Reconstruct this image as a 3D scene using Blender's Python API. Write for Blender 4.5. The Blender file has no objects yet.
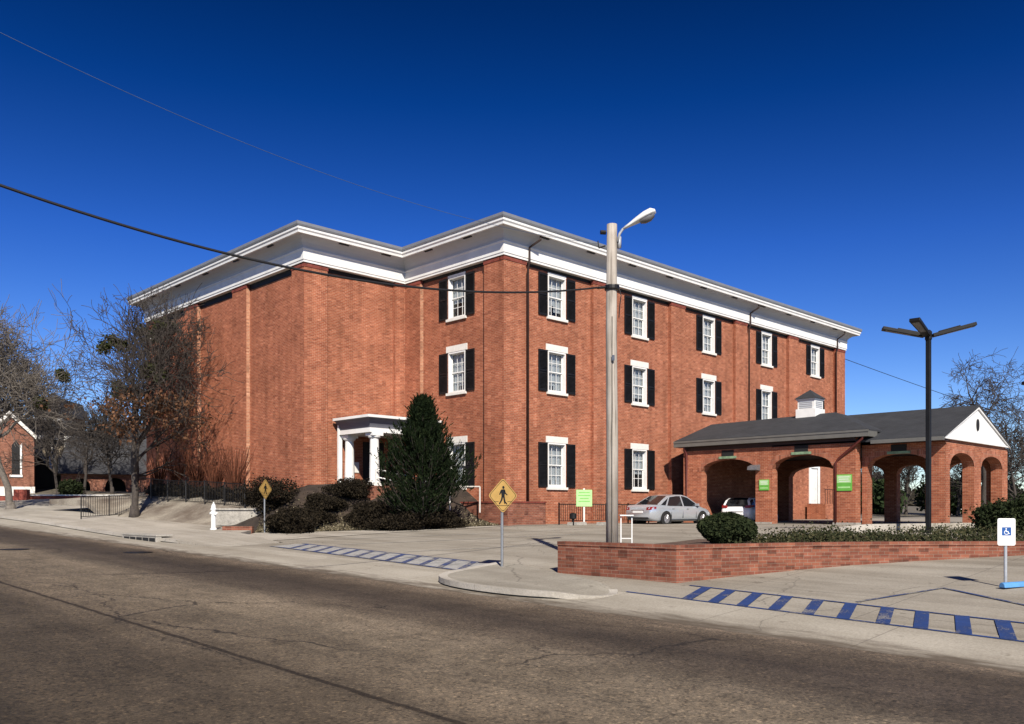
import bpy, bmesh, math, random
from mathutils import Vector, Matrix
import numpy as np
random.seed(7)
PI = math.pi
D = bpy.data
SC = bpy.context.scene
COL = SC.collection
R = math.radians
# ------------------------------------------------------------------ camera, sky, sun, exposure
cd = D.cameras.new('camera'); cam = D.objects.new('camera', cd); COL.objects.link(cam); SC.camera = cam
cam.location = (0, 0, 2.0)
YAW = math.atan2(.6977, .7166)
cam.rotation_euler = (R(90), 0, -YAW)
cd.sensor_width = 36; cd.lens = 36*870/1024; cd.shift_y = 146/1024
cd.clip_start = .1; cd.clip_end = 6000
SUN_EL = R(37); SUN_DIR = Vector((-.58, -.815))          # horizontal direction towards the sun
w = D.worlds.new('World'); SC.world = w; w.use_nodes = True
wn = w.node_tree.nodes; wl = w.node_tree.links
bg = wn['Background']
sky = wn.new('ShaderNodeTexSky'); sky.sky_type = 'NISHITA'; sky.sun_disc = False
sky.sun_elevation = SUN_EL; sky.sun_rotation = math.atan2(SUN_DIR.x, SUN_DIR.y)
sky.altitude = 1500; sky.air_density = 1.0; sky.dust_density = .3; sky.ozone_density = 2.5
hsv = wn.new('ShaderNodeHueSaturation'); hsv.inputs['Saturation'].default_value = 1.12; hsv.inputs['Value'].default_value = 1.0
gam = wn.new('ShaderNodeGamma'); gam.inputs['Gamma'].default_value = 1.35
wl.new(sky.outputs[0], gam.inputs[0]); wl.new(gam.outputs[0], hsv.inputs['Color'])
wtc = wn.new('ShaderNodeTexCoord'); wsp = wn.new('ShaderNodeSeparateXYZ'); wl.new(wtc.outputs['Generated'], wsp.inputs[0])
wrp = wn.new('ShaderNodeValToRGB'); wl.new(wsp.outputs[2], wrp.inputs[0])      # deep winter blue, darker with height
_e = wrp.color_ramp.elements
while len(_e) < 6: _e.new(.5)
for el, (p_, c_) in zip(_e, [(0, (.80, .78, .84)), (.12, (.70, .69, .87)), (.28, (.30, .485, .86)), (.42, (.04, .30, .60)), (.5, (.01, .215, .43)), (1, (.1, .2, .38))]): el.position = p_; el.color = (*c_, 1)
wmx = wn.new('ShaderNodeMix'); wmx.data_type = 'RGBA'; wmx.blend_type = 'MULTIPLY'; wmx.inputs[0].default_value = 1
wl.new(hsv.outputs[0], wmx.inputs[6]); wl.new(wrp.outputs[0], wmx.inputs[7])
wl.new(wmx.outputs[2], bg.inputs[0]); bg.inputs[1].default_value = .054
sd = D.lights.new('sun', 'SUN'); sd.energy = 5.0; sd.angle = R(.53); sd.color = (1, .93, .82)
sun = D.objects.new('sun', sd); COL.objects.link(sun)
L = Vector((-SUN_DIR.x*math.cos(SUN_EL), -SUN_DIR.y*math.cos(SUN_EL), -math.sin(SUN_EL)))
sun.rotation_euler = L.to_track_quat('-Z', 'Y').to_euler(); sun.location = (-20, -30, 40)
SC.view_settings.view_transform = 'Standard'; SC.view_settings.look = 'None'
SC.view_settings.exposure = 0.42; SC.view_settings.gamma = 1.0
SC.render.engine = 'CYCLES'
SC.cycles.diffuse_bounces = 1

# ------------------------------------------------------------------ materials
def nodes(m):
    m.use_nodes = True
    return m.node_tree.nodes, m.node_tree.links, m.node_tree.nodes['Principled BSDF']
def ramp(n, pts):
    r = n.new('ShaderNodeValToRGB'); e = r.color_ramp.elements
    while len(e) < len(pts): e.new(.5)
    for el, (p, c) in zip(e, pts):
        el.position = p; el.color = (*c, 1) if len(c) == 3 else c
    return r
def noise(n, l, vec, scale, detail=4, rough=.6):
    t = n.new('ShaderNodeTexNoise'); t.inputs['Scale'].default_value = scale
    t.inputs['Detail'].default_value = detail; t.inputs['Roughness'].default_value = rough
    if vec is not None: l.new(vec, t.inputs['Vector'])
    return t
def mixc(n, l, a, b, fac, mode='MIX'):
    m = n.new('ShaderNodeMix'); m.data_type = 'RGBA'; m.blend_type = mode
    for s, v in ((m.inputs[0], fac), (m.inputs[6], a), (m.inputs[7], b)):
        if isinstance(v, bpy.types.NodeSocket): l.new(v, s)
        elif isinstance(v, (int, float)): s.default_value = v
        else: s.default_value = (*v, 1)
    return m.outputs[2]
def mathn(n, l, op, a, b=None, clamp=False):
    m = n.new('ShaderNodeMath'); m.operation = op; m.use_clamp = clamp
    for s, v in ((m.inputs[0], a), (m.inputs[1], b)):
        if v is None: continue
        if isinstance(v, bpy.types.NodeSocket): l.new(v, s)
        else: s.default_value = v
    return m.outputs[0]
def bump(n, l, b, height, strength, dist=.01):
    bm_ = n.new('ShaderNodeBump'); bm_.inputs['Strength'].default_value = strength; bm_.inputs['Distance'].default_value = dist
    l.new(height, bm_.inputs['Height']); l.new(bm_.outputs[0], b.inputs['Normal'])
def mat(name, c, rough=.6, metal=0, var=.25, scale=6, bstr=0, spec=.5, c2=None, fine=None):
    """plain procedural material: base colour broken by two octaves of noise"""
    m = D.materials.new(name); n, l, b = nodes(m)
    tc = n.new('ShaderNodeTexCoord')
    t = noise(n, l, tc.outputs['Object'], scale)
    c2 = c2 or tuple(x*(1-var) for x in c)
    r = ramp(n, [(.35, c2), (.65, c)]); l.new(t.outputs[0], r.inputs[0])
    out = r.outputs[0]
    if fine:
        t2 = noise(n, l, tc.outputs['Object'], fine, 2, .8)
        r2 = ramp(n, [(.3, (.7, .7, .7)), (.7, (1.15, 1.15, 1.15))]); l.new(t2.outputs[0], r2.inputs[0])
        out = mixc(n, l, out, r2.outputs[0], 1.0, 'MULTIPLY')
    l.new(out, b.inputs['Base Color'])
    b.inputs['Roughness'].default_value = rough; b.inputs['Metallic'].default_value = metal
    b.inputs['Specular IOR Level'].default_value = spec
    if bstr: bump(n, l, b, t.outputs[0], bstr)
    return m
def brick_mat(name, ca, cb, mortar, dark=.55, bw=.215, rh=.076):
    m = D.materials.new(name); n, l, b = nodes(m)
    uv = n.new('ShaderNodeUVMap')
    t = n.new('ShaderNodeTexBrick'); l.new(uv.outputs[0], t.inputs['Vector'])
    t.inputs['Scale'].default_value = 1; t.inputs['Brick Width'].default_value = bw; t.inputs['Row Height'].default_value = rh
    t.inputs['Mortar Size'].default_value = .006; t.inputs['Mortar Smooth'].default_value = .2; t.inputs['Bias'].default_value = -.1
    t.inputs['Color1'].default_value = (*ca, 1); t.inputs['Color2'].default_value = (*cb, 1); t.inputs['Mortar'].default_value = (*mortar, 1)
    # every brick its own tone, plus soft weathering over metres and streaks down the wall
    vm = n.new('ShaderNodeMapping'); vm.inputs['Scale'].default_value = (1/bw*.9, 1/rh*.9, 1); l.new(uv.outputs[0], vm.inputs[0])
    wv = n.new('ShaderNodeTexWhiteNoise')
    sn = n.new('ShaderNodeVectorMath'); sn.operation = 'FLOOR'; l.new(vm.outputs[0], sn.inputs[0]); l.new(sn.outputs[0], wv.inputs[0])
    r1 = ramp(n, [(0, (dark, dark*.95, dark*.95)), (.3, (.95, .95, .95)), (.8, (1.08, 1.08, 1.05)), (1, (1.35, 1.45, 1.5))]); l.new(wv.outputs[0], r1.inputs[0])
    c = mixc(n, l, t.outputs['Color'], r1.outputs[0], .75, 'MULTIPLY')
    n1 = noise(n, l, uv.outputs[0], .55, 6, .65); r2 = ramp(n, [(.3, (.74, .72, .7)), (.72, (1.14, 1.13, 1.12))]); l.new(n1.outputs[0], r2.inputs[0])
    c = mixc(n, l, c, r2.outputs[0], 1, 'MULTIPLY')
    mp = n.new('ShaderNodeMapping'); mp.inputs['Scale'].default_value = (2.2, .12, 1); l.new(uv.outputs[0], mp.inputs[0])
    n2 = noise(n, l, mp.outputs[0], 1, 5, .6); r3 = ramp(n, [(.33, (.82, .81, .80)), (.6, (1.06, 1.06, 1.06))]); l.new(n2.outputs[0], r3.inputs[0])
    c = mixc(n, l, c, r3.outputs[0], 1, 'MULTIPLY')
    l.new(c, b.inputs['Base Color']); b.inputs['Roughness'].default_value = .88; b.inputs['Specular IOR Level'].default_value = .25
    inv = mathn(n, l, 'SUBTRACT', 1.0, t.outputs['Fac'])
    bump(n, l, b, inv, .6, .008)
    return m
def leaf_mat(name, a, bcol, c=None):
    m = D.materials.new(name); n, l, b = nodes(m)
    g = n.new('ShaderNodeNewGeometry'); r = ramp(n, [(0, a), (.6, bcol), (1, c or bcol)])
    l.new(g.outputs['Random Per Island'], r.inputs[0]); l.new(r.outputs[0], b.inputs['Base Color'])
    b.inputs['Roughness'].default_value = .85; b.inputs['Specular IOR Level'].default_value = .08
    return m
M = {}
M['brick'] = brick_mat('brick', (.375, .12, .062), (.30, .084, .043), (.45, .29, .2), dark=.68)
M['brick_dark_red'] = brick_mat('brick_dark_red', (.23, .05, .035), (.19, .042, .03), (.22, .1, .08))
M['brick_wall'] = brick_mat('planter_brick', (.255, .092, .056), (.18, .06, .04), (.27, .18, .135), dark=.4)
M['brick_arch'] = brick_mat('arch_brick', (.40, .14, .08), (.32, .1, .06), (.4, .28, .2), bw=.076, rh=.215)
M['brick_far'] = brick_mat('far_brick', (.27, .1, .06), (.2, .075, .045), (.34, .25, .2))
M['white'] = mat('white_paint', (.82, .81, .78), .5, var=.14, scale=1.3, fine=9) if False else mat('white_paint', (.82, .81, .78), .5, var=.13, scale=1.3)
M['stone'] = mat('white_stone', (.76, .73, .67), .7, var=.14, scale=5)
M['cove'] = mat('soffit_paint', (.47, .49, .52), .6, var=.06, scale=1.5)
M['portico_grey'] = mat('portico_cove_grey', (.125, .13, .155), .6, var=.08, scale=1.5)  # even dark grey for the portico cove
M['flash'] = mat('grey_metal_edge', (.26, .27, .29), .5, .3, var=.12, scale=2)
M['gutter'] = mat('gutter_grey', (.16, .155, .14), .5, .2, var=.15, scale=2)
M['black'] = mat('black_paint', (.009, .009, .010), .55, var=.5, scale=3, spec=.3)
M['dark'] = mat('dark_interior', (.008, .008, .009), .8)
M['iron'] = mat('black_iron', (.012, .011, .011), .5, .3)
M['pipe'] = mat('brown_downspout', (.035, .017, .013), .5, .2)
M['red_pipe'] = mat('red_brown_downspout', (.12, .025, .02), .5, .2)
M['curtain'] = mat('curtain', (.78, .79, .77), .9, var=.2, scale=3)
M['galv'] = mat('galvanised', (.36, .37, .38), .45, .7, var=.2, scale=8)
M['galv2'] = mat('painted_steel_grey', (.42, .44, .47), .5, .2, var=.2, scale=8)
M['bark'] = mat('bark', (.062, .05, .042), .9, var=.45, scale=9, bstr=.4)
M['bark_pale'] = mat('pale_bark', (.19, .165, .14), .9, var=.4, scale=9, bstr=.4)
M['mulch'] = mat('mulch', (.05, .034, .024), .95, var=.55, scale=2.5, bstr=.6, fine=22)
M['dirt'] = mat('dry_ground', (.17, .145, .105), .95, var=.35, scale=.35, fine=6)
M['dry_grass'] = mat('dry_grass', (.36, .32, .255), .95, scale=.45, bstr=.5, fine=14, c2=(.13, .10, .075))
M['soil'] = mat('planter_soil', (.13, .08, .055), .95, var=.4, scale=3, bstr=.6, fine=16)
def worn_paint(name, paint, under, thr):
    m = D.materials.new(name); n, l, b = nodes(m); tc = n.new('ShaderNodeTexCoord'); P_ = tc.outputs['Object']
    a = noise(n, l, P_, 2.2, 4, .6); f = noise(n, l, P_, 30, 3, .8); mx = mathn(n, l, 'ADD', mathn(n, l, 'MULTIPLY', a.outputs[0], .55), mathn(n, l, 'MULTIPLY', f.outputs[0], .45))
    r = ramp(n, [(thr-.035, (1, 1, 1)), (thr+.03, (0, 0, 0))]); l.new(mx, r.inputs[0])
    rp = ramp(n, [(.3, tuple(c*.7 for c in paint)), (.7, tuple(c*1.3 for c in paint))]); l.new(a.outputs[0], rp.inputs[0])
    l.new(mixc(n, l, rp.outputs[0], under, r.outputs[0]), b.inputs['Base Color']); b.inputs['Roughness'].default_value = .75
    return m
M['blue'] = worn_paint('blue_marking', (.014, .04, .15), (.2, .19, .19), .42)
M['blue_worn'] = worn_paint('worn_blue_marking', (.03, .05, .14), (.24, .225, .2), .46)
M['pale_fill'] = mat('worn_white_fill', (.42, .41, .39), .8, var=.35, scale=3, fine=20)
M['faded'] = mat('faded_white_line', (.46, .43, .38), .8, var=.2, scale=2, fine=12)
M['sign_yellow'] = mat('sign_yellow', (.47, .29, .085), .5, var=.15, scale=4)
M['sign_black'] = mat('sign_black', (.01, .01, .01), .5)
M['sign_white'] = mat('sign_white', (.82, .82, .80), .45, var=.04)
M['sign_blue'] = mat('sign_blue', (.012, .09, .33), .45)
M['green'] = mat('green_sign', (.13, .42, .06), .5, var=.1)
M['green_pale'] = mat('pale_green_sign', (.38, .66, .26), .5, var=.1)
M['patina'] = mat('copper_patina', (.22, .33, .2), .8, var=.4, scale=6)
M['lblue'] = mat('light_blue_paint', (.10, .30, .62), .6, var=.2, scale=8)
M['cable'] = mat('cable', (.01, .01, .012), .6)
M['thin_wire'] = mat('thin_wire', (.06, .10, .19), .6)
M['silver'] = mat('silver_car_paint', (.53, .56, .60), .22, .5, var=.03)
M['white_car'] = mat('white_car_paint', (.80, .80, .80), .25, .0, var=.03)
M['tyre'] = mat('tyre', (.012, .012, .012), .8)
M['rim'] = mat('rim', (.5, .5, .52), .35, .8)
M['tail'] = mat('tail_lamp', (.25, .015, .015), .25)
M['lens'] = mat('lamp_lens', (.6, .62, .62), .2)
M['glass_dark'] = mat('car_glass', (.012, .014, .017), .06, 0, var=.1)
M['lamp_white'] = mat('lamp_white', (.72, .72, .70), .5, var=.08)
M['orange'] = mat('orange_leaf', (.2, .1, .05), .8)
M['tan'] = mat('tan_stucco', (.38, .31, .22), .85, var=.15, scale=1)
M['grey_roof'] = mat('grey_slate', (.042, .042, .046), .8, var=.2, scale=1.2)
M['conc_block'] = mat('old_concrete', (.42, .39, .34), .9, var=.3, scale=3, fine=18, bstr=.3)
M['fixture'] = mat('fixture_grey', (.2, .2, .21), .5, .4)

def shingle_mat():
    m = D.materials.new('roof_shingles'); n, l, b = nodes(m)
    uv = n.new('ShaderNodeUVMap')
    t = n.new('ShaderNodeTexBrick'); l.new(uv.outputs[0], t.inputs['Vector']); t.inputs['Scale'].default_value = 1
    t.inputs['Brick Width'].default_value = .3; t.inputs['Row Height'].default_value = .14; t.inputs['Mortar Size'].default_value = .008
    t.inputs['Color1'].default_value = (.034, .036, .041, 1); t.inputs['Color2'].default_value = (.026, .028, .033, 1); t.inputs['Mortar'].default_value = (.018, .018, .02, 1)
    n1 = noise(n, l, uv.outputs[0], 1.3, 5); r = ramp(n, [(.3, (.75, .75, .75)), (.7, (1.2, 1.2, 1.2))]); l.new(n1.outputs[0], r.inputs[0])
    l.new(mixc(n, l, t.outputs[0], r.outputs[0], 1, 'MULTIPLY'), b.inputs['Base Color']); b.inputs['Roughness'].default_value = .9
    bump(n, l, b, t.outputs['Fac'], .4, .01)
    return m
M['shingle'] = shingle_mat()
def glass_mat():
    m = D.materials.new('window_glass'); n, l, b = nodes(m)
    tr = n.new('ShaderNodeBsdfTransparent'); tr.inputs[0].default_value = (.86, .9, .92, 1)
    gl = n.new('ShaderNodeBsdfGlossy'); gl.inputs['Roughness'].default_value = .03
    fr = n.new('ShaderNodeFresnel'); fr.inputs[0].default_value = 1.6
    f2 = mathn(n, l, 'MULTIPLY', fr.outputs[0], .6, True)
    mx = n.new('ShaderNodeMixShader'); l.new(f2, mx.inputs[0]); l.new(tr.outputs[0], mx.inputs[1]); l.new(gl.outputs[0], mx.inputs[2])
    l.new(mx.outputs[0], n['Material Output'].inputs[0])
    return m
M['glass'] = glass_mat()
def asphalt_mat():
    m = D.materials.new('asphalt'); n, l, b = nodes(m)
    tc = n.new('ShaderNodeTexCoord'); P = tc.outputs['Object']
    sp = n.new('ShaderNodeSeparateXYZ'); l.new(P, sp.inputs[0])
    # wear across the lanes: polished wheel tracks, oily centre, dirty strip along the gutter
    wob = noise(n, l, P, .18, 3); wx = mathn(n, l, 'ADD', sp.outputs[0], mathn(n, l, 'MULTIPLY', mathn(n, l, 'SUBTRACT', wob.outputs[0], .5), 1.0))
    fx = mathn(n, l, 'DIVIDE', wx, 12.0, True)
    rp = ramp(n, [(0, (.050, .040, .029)), (.22, (.062, .050, .036)), (.36, (.088, .072, .053)), (.46, (.135, .113, .086)), (.56, (.170, .145, .112)), (.655, (.168, .143, .112)), (.705, (.088, .073, .058)), (.79, (.054, .044, .036)), (.88, (.074, .060, .046)), (.94, (.16, .132, .104))])
    l.new(fx, rp.inputs[0]); c = rp.outputs[0]
    st = n.new('ShaderNodeMapping'); st.inputs['Scale'].default_value = (1.2, .12, 1); l.new(P, st.inputs[0])
    n0 = noise(n, l, st.outputs[0], 1, 5, .65); r0 = ramp(n, [(.3, (.68, .68, .68)), (.7, (1.3, 1.29, 1.27))]); l.new(n0.outputs[0], r0.inputs[0])
    c = mixc(n, l, c, r0.outputs[0], 1, 'MULTIPLY')
    n1 = noise(n, l, P, .9, 6, .7); r1 = ramp(n, [(.3, (.7, .69, .67)), (.7, (1.3, 1.3, 1.3))]); l.new(n1.outputs[0], r1.inputs[0])
    c = mixc(n, l, c, r1.outputs[0], 1, 'MULTIPLY')
    n2 = noise(n, l, P, 34, 4, .95); r2 = ramp(n, [(.33, (.32, .32, .32)), (.48, (.9, .9, .9)), (.56, (1.15, 1.12, 1.08)), (.68, (2.3, 2.2, 2.05))]); l.new(n2.outputs[0], r2.inputs[0])
    c = mixc(n, l, c, r2.outputs[0], .95, 'MULTIPLY')
    n5 = n.new('ShaderNodeTexVoronoi'); n5.inputs['Scale'].default_value = 30; l.new(P, n5.inputs['Vector'])
    s5 = n.new('ShaderNodeSeparateXYZ'); l.new(n5.outputs['Color'], s5.inputs[0]); r5 = ramp(n, [(0, (.4, .39, .38)), (.12, (.66, .66, .66)), (.3, (.95, .95, .95)), (.84, (1.06, 1.05, 1.03)), (.93, (1.35, 1.3, 1.24)), (1, (1.75, 1.68, 1.55))]); l.new(s5.outputs[0], r5.inputs[0])
    c = mixc(n, l, c, r5.outputs[0], .9, 'MULTIPLY')
    n3 = noise(n, l, P, 7, 4, .85); r3 = ramp(n, [(.34, (.42, .42, .42)), (.46, (1, 1, 1))]); l.new(n3.outputs[0], r3.inputs[0])
    c = mixc(n, l, c, r3.outputs[0], .7, 'MULTIPLY')
    # sealed joint down the middle
    nj = noise(n, l, P, 2.5, 4); jx = mathn(n, l, 'ADD', sp.outputs[0], mathn(n, l, 'MULTIPLY', mathn(n, l, 'SUBTRACT', nj.outputs[0], .5), .09))
    dj = mathn(n, l, 'ABSOLUTE', mathn(n, l, 'SUBTRACT', jx, 4.92)); rj = ramp(n, [(.03, (.25, .23, .22)), (.055, (1, 1, 1))]); l.new(dj, rj.inputs[0])
    c = mixc(n, l, c, rj.outputs[0], .9, 'MULTIPLY')
    # wandering cracks
    nd = noise(n, l, P, 1.4, 4); dv = n.new('ShaderNodeVectorMath'); dv.operation = 'MULTIPLY_ADD'; l.new(nd.outputs['Color'], dv.inputs[0]); dv.inputs[1].default_value = (.9, .9, 0); l.new(P, dv.inputs[2])
    mv = n.new('ShaderNodeMapping'); mv.inputs['Scale'].default_value = (.34, .2, 1); l.new(dv.outputs[0], mv.inputs[0])
    vo = n.new('ShaderNodeTexVoronoi'); vo.feature = 'DISTANCE_TO_EDGE'; vo.inputs['Scale'].default_value = 1; vo.inputs['Randomness'].default_value = 1; l.new(mv.outputs[0], vo.inputs['Vector'])
    nm = noise(n, l, P, .23, 2); rm = ramp(n, [(.48, (0, 0, 0)), (.56, (1, 1, 1))]); l.new(nm.outputs[0], rm.inputs[0])
    rc = ramp(n, [(.002, (1, 1, 1)), (.007, (0, 0, 0))]); l.new(vo.outputs['Distance'], rc.inputs[0])
    crack = mathn(n, l, 'MULTIPLY', rc.outputs[0], rm.outputs[0])
    c = mixc(n, l, c, (.018, .015, .013), crack)
    c = mixc(n, l, c, (1.05, 1.0, .95), 1, 'MULTIPLY')
    l.new(c, b.inputs['Base Color']); b.inputs['Roughness'].default_value = .85; b.inputs['Specular IOR Level'].default_value = .3
    bump(n, l, b, n2.outputs[0], .5, .01)
    return m
M['asphalt'] = asphalt_mat()
def concrete_mat(name, c1, c2, joints=True, jw=1.5, stain=.6, edge=None):
    m = D.materials.new(name); n, l, b = nodes(m)
    tc = n.new('ShaderNodeTexCoord'); P = tc.outputs['Object']
    n1 = noise(n, l, P, .35, 6, .65); r1 = ramp(n, [(.3, c2), (.68, c1)]); l.new(n1.outputs[0], r1.inputs[0]); c = r1.outputs[0]
    st = n.new('ShaderNodeMapping'); st.inputs['Scale'].default_value = (.8, .1, 1); st.inputs['Rotation'].default_value = (0, 0, R(-12)); l.new(P, st.inputs[0])
    n2 = noise(n, l, st.outputs[0], 1.2, 5, .6); r2 = ramp(n, [(.32, (stain, stain*.97, stain*.93)), (.58, (1.05, 1.05, 1.05))]); l.new(n2.outputs[0], r2.inputs[0])
    c = mixc(n, l, c, r2.outputs[0], .8, 'MULTIPLY')
    n3 = noise(n, l, P, 26, 3, .8); r3 = ramp(n, [(.3, (.75, .75, .75)), (.7, (1.18, 1.18, 1.18))]); l.new(n3.outputs[0], r3.inputs[0])
    c = mixc(n, l, c, r3.outputs[0], .9, 'MULTIPLY')
    n4 = noise(n, l, P, 3.1, 3, .6); r4 = ramp(n, [(.24, (.45, .43, .4)), (.34, (1, 1, 1))]); l.new(n4.outputs[0], r4.inputs[0])
    c = mixc(n, l, c, r4.outputs[0], .8, 'MULTIPLY')
    if joints:
        bt = n.new('ShaderNodeTexBrick'); l.new(P, bt.inputs['Vector']); bt.inputs['Scale'].default_value = 1; bt.offset = 0
        bt.inputs['Brick Width'].default_value = jw*1.7; bt.inputs['Row Height'].default_value = jw; bt.inputs['Mortar Size'].default_value = .012
        c = mixc(n, l, c, (.09, .08, .07), mathn(n, l, 'MULTIPLY', bt.outputs['Fac'], .45))
    nd = noise(n, l, P, 1.1, 4); dv = n.new('ShaderNodeVectorMath'); dv.operation = 'MULTIPLY_ADD'; l.new(nd.outputs['Color'], dv.inputs[0]); dv.inputs[1].default_value = (.8, .8, 0); l.new(P, dv.inputs[2])
    vo = n.new('ShaderNodeTexVoronoi'); vo.feature = 'DISTANCE_TO_EDGE'; vo.inputs['Scale'].default_value = .22; l.new(dv.outputs[0], vo.inputs['Vector'])
    rc = ramp(n, [(.001, (1, 1, 1)), (.004, (0, 0, 0))]); l.new(vo.outputs['Distance'], rc.inputs[0])
    c = mixc(n, l, c, (.08, .07, .06), mathn(n, l, 'MULTIPLY', rc.outputs[0], .55))
    if edge:      # silt washed along the gutter, ragged towards the walk
        sx = n.new('ShaderNodeSeparateXYZ'); l.new(P, sx.inputs[0]); em = n.new('ShaderNodeMapping'); em.inputs['Scale'].default_value = (2.5, .5, 1); l.new(P, em.inputs[0])
        en = noise(n, l, em.outputs[0], 1.6, 6, .7); q = mathn(n, l, 'ADD', mathn(n, l, 'SUBTRACT', sx.outputs[0], edge), mathn(n, l, 'MULTIPLY', mathn(n, l, 'SUBTRACT', en.outputs[0], .5), 2.2))
        re_ = ramp(n, [(0, (.95, .95, .95)), (.22, (.6, .6, .6)), (.6, (0, 0, 0))]); l.new(q, re_.inputs[0]); c = mixc(n, l, c, (.105, .082, .06), re_.outputs[0])
    l.new(c, b.inputs['Base Color']); b.inputs['Roughness'].default_value = .9; b.inputs['Specular IOR Level'].default_value = .25
    bump(n, l, b, n3.outputs[0], .3, .006)
    return m
M['concrete'] = concrete_mat('light_concrete', (.46, .42, .36), (.36, .325, .27))
M['lot'] = concrete_mat('lot_concrete', (.37, .335, .28), (.27, .24, .195), True, 3.0, .66)
M['apron'] = concrete_mat('apron_concrete', (.43, .39, .325), (.33, .295, .24), True, 2.6, .7, 11.35)
M['kerb'] = concrete_mat('kerb_concrete', (.52, .48, .42), (.36, .33, .28), False, stain=.5)
M['isle'] = concrete_mat('island_concrete', (.36, .33, .275), (.25, .225, .185), False, stain=.6)
M['gutter_dirt'] = mat('gutter_dirt', (.085, .07, .052), .95, var=.4, scale=5, fine=20)
def wood_mat():
    m = D.materials.new('weathered_wood'); n, l, b = nodes(m)
    tc = n.new('ShaderNodeTexCoord'); mp = n.new('ShaderNodeMapping'); mp.inputs['Scale'].default_value = (14, 14, .5); l.new(tc.outputs['Object'], mp.inputs[0])
    t = noise(n, l, mp.outputs[0], 1.5, 6, .7); r = ramp(n, [(.34, (.17, .145, .12)), (.47, (.37, .33, .285)), (.68, (.46, .415, .36))]); l.new(t.outputs[0], r.inputs[0])
    t2 = noise(n, l, tc.outputs['Object'], 1.1, 4); r2 = ramp(n, [(.3, (.75, .73, .7)), (.65, (1.08, 1.08, 1.08))]); l.new(t2.outputs[0], r2.inputs[0])
    l.new(mixc(n, l, r.outputs[0], r2.outputs[0], 1, 'MULTIPLY'), b.inputs['Base Color']); b.inputs['Roughness'].default_value = .85
    bump(n, l, b, t.outputs[0], .5, .02)
    return m
M['wood'] = wood_mat()
M['leaf_shrub'] = leaf_mat('shrub_leaves', (.012, .018, .008), (.022, .03, .012), (.035, .042, .018))
M['leaf_dull'] = leaf_mat('dull_juniper', (.010, .008, .006), (.018, .014, .009), (.034, .026, .016))
M['leaf_bed'] = leaf_mat('ground_cover_leaves', (.02, .025, .012), (.038, .042, .019), (.09, .078, .04))
M['leaf_pine'] = leaf_mat('pine_needles', (.004, .008, .003), (.008, .015, .006), (.024, .034, .012))
M['leaf_brown'] = leaf_mat('dry_oak_leaves', (.055, .027, .015), (.11, .055, .03), (.19, .10, .055))
M['mistle'] = leaf_mat('mistletoe', (.025, .032, .012), (.05, .055, .02))
M['twig_red'] = leaf_mat('red_twigs', (.06, .022, .014), (.09, .035, .02))
M['far_wood'] = leaf_mat('far_wood', (.035, .033, .026), (.07, .06, .045), (.10, .085, .065))
M['ever'] = leaf_mat('far_evergreen', (.014, .024, .01), (.03, .045, .018))

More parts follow.
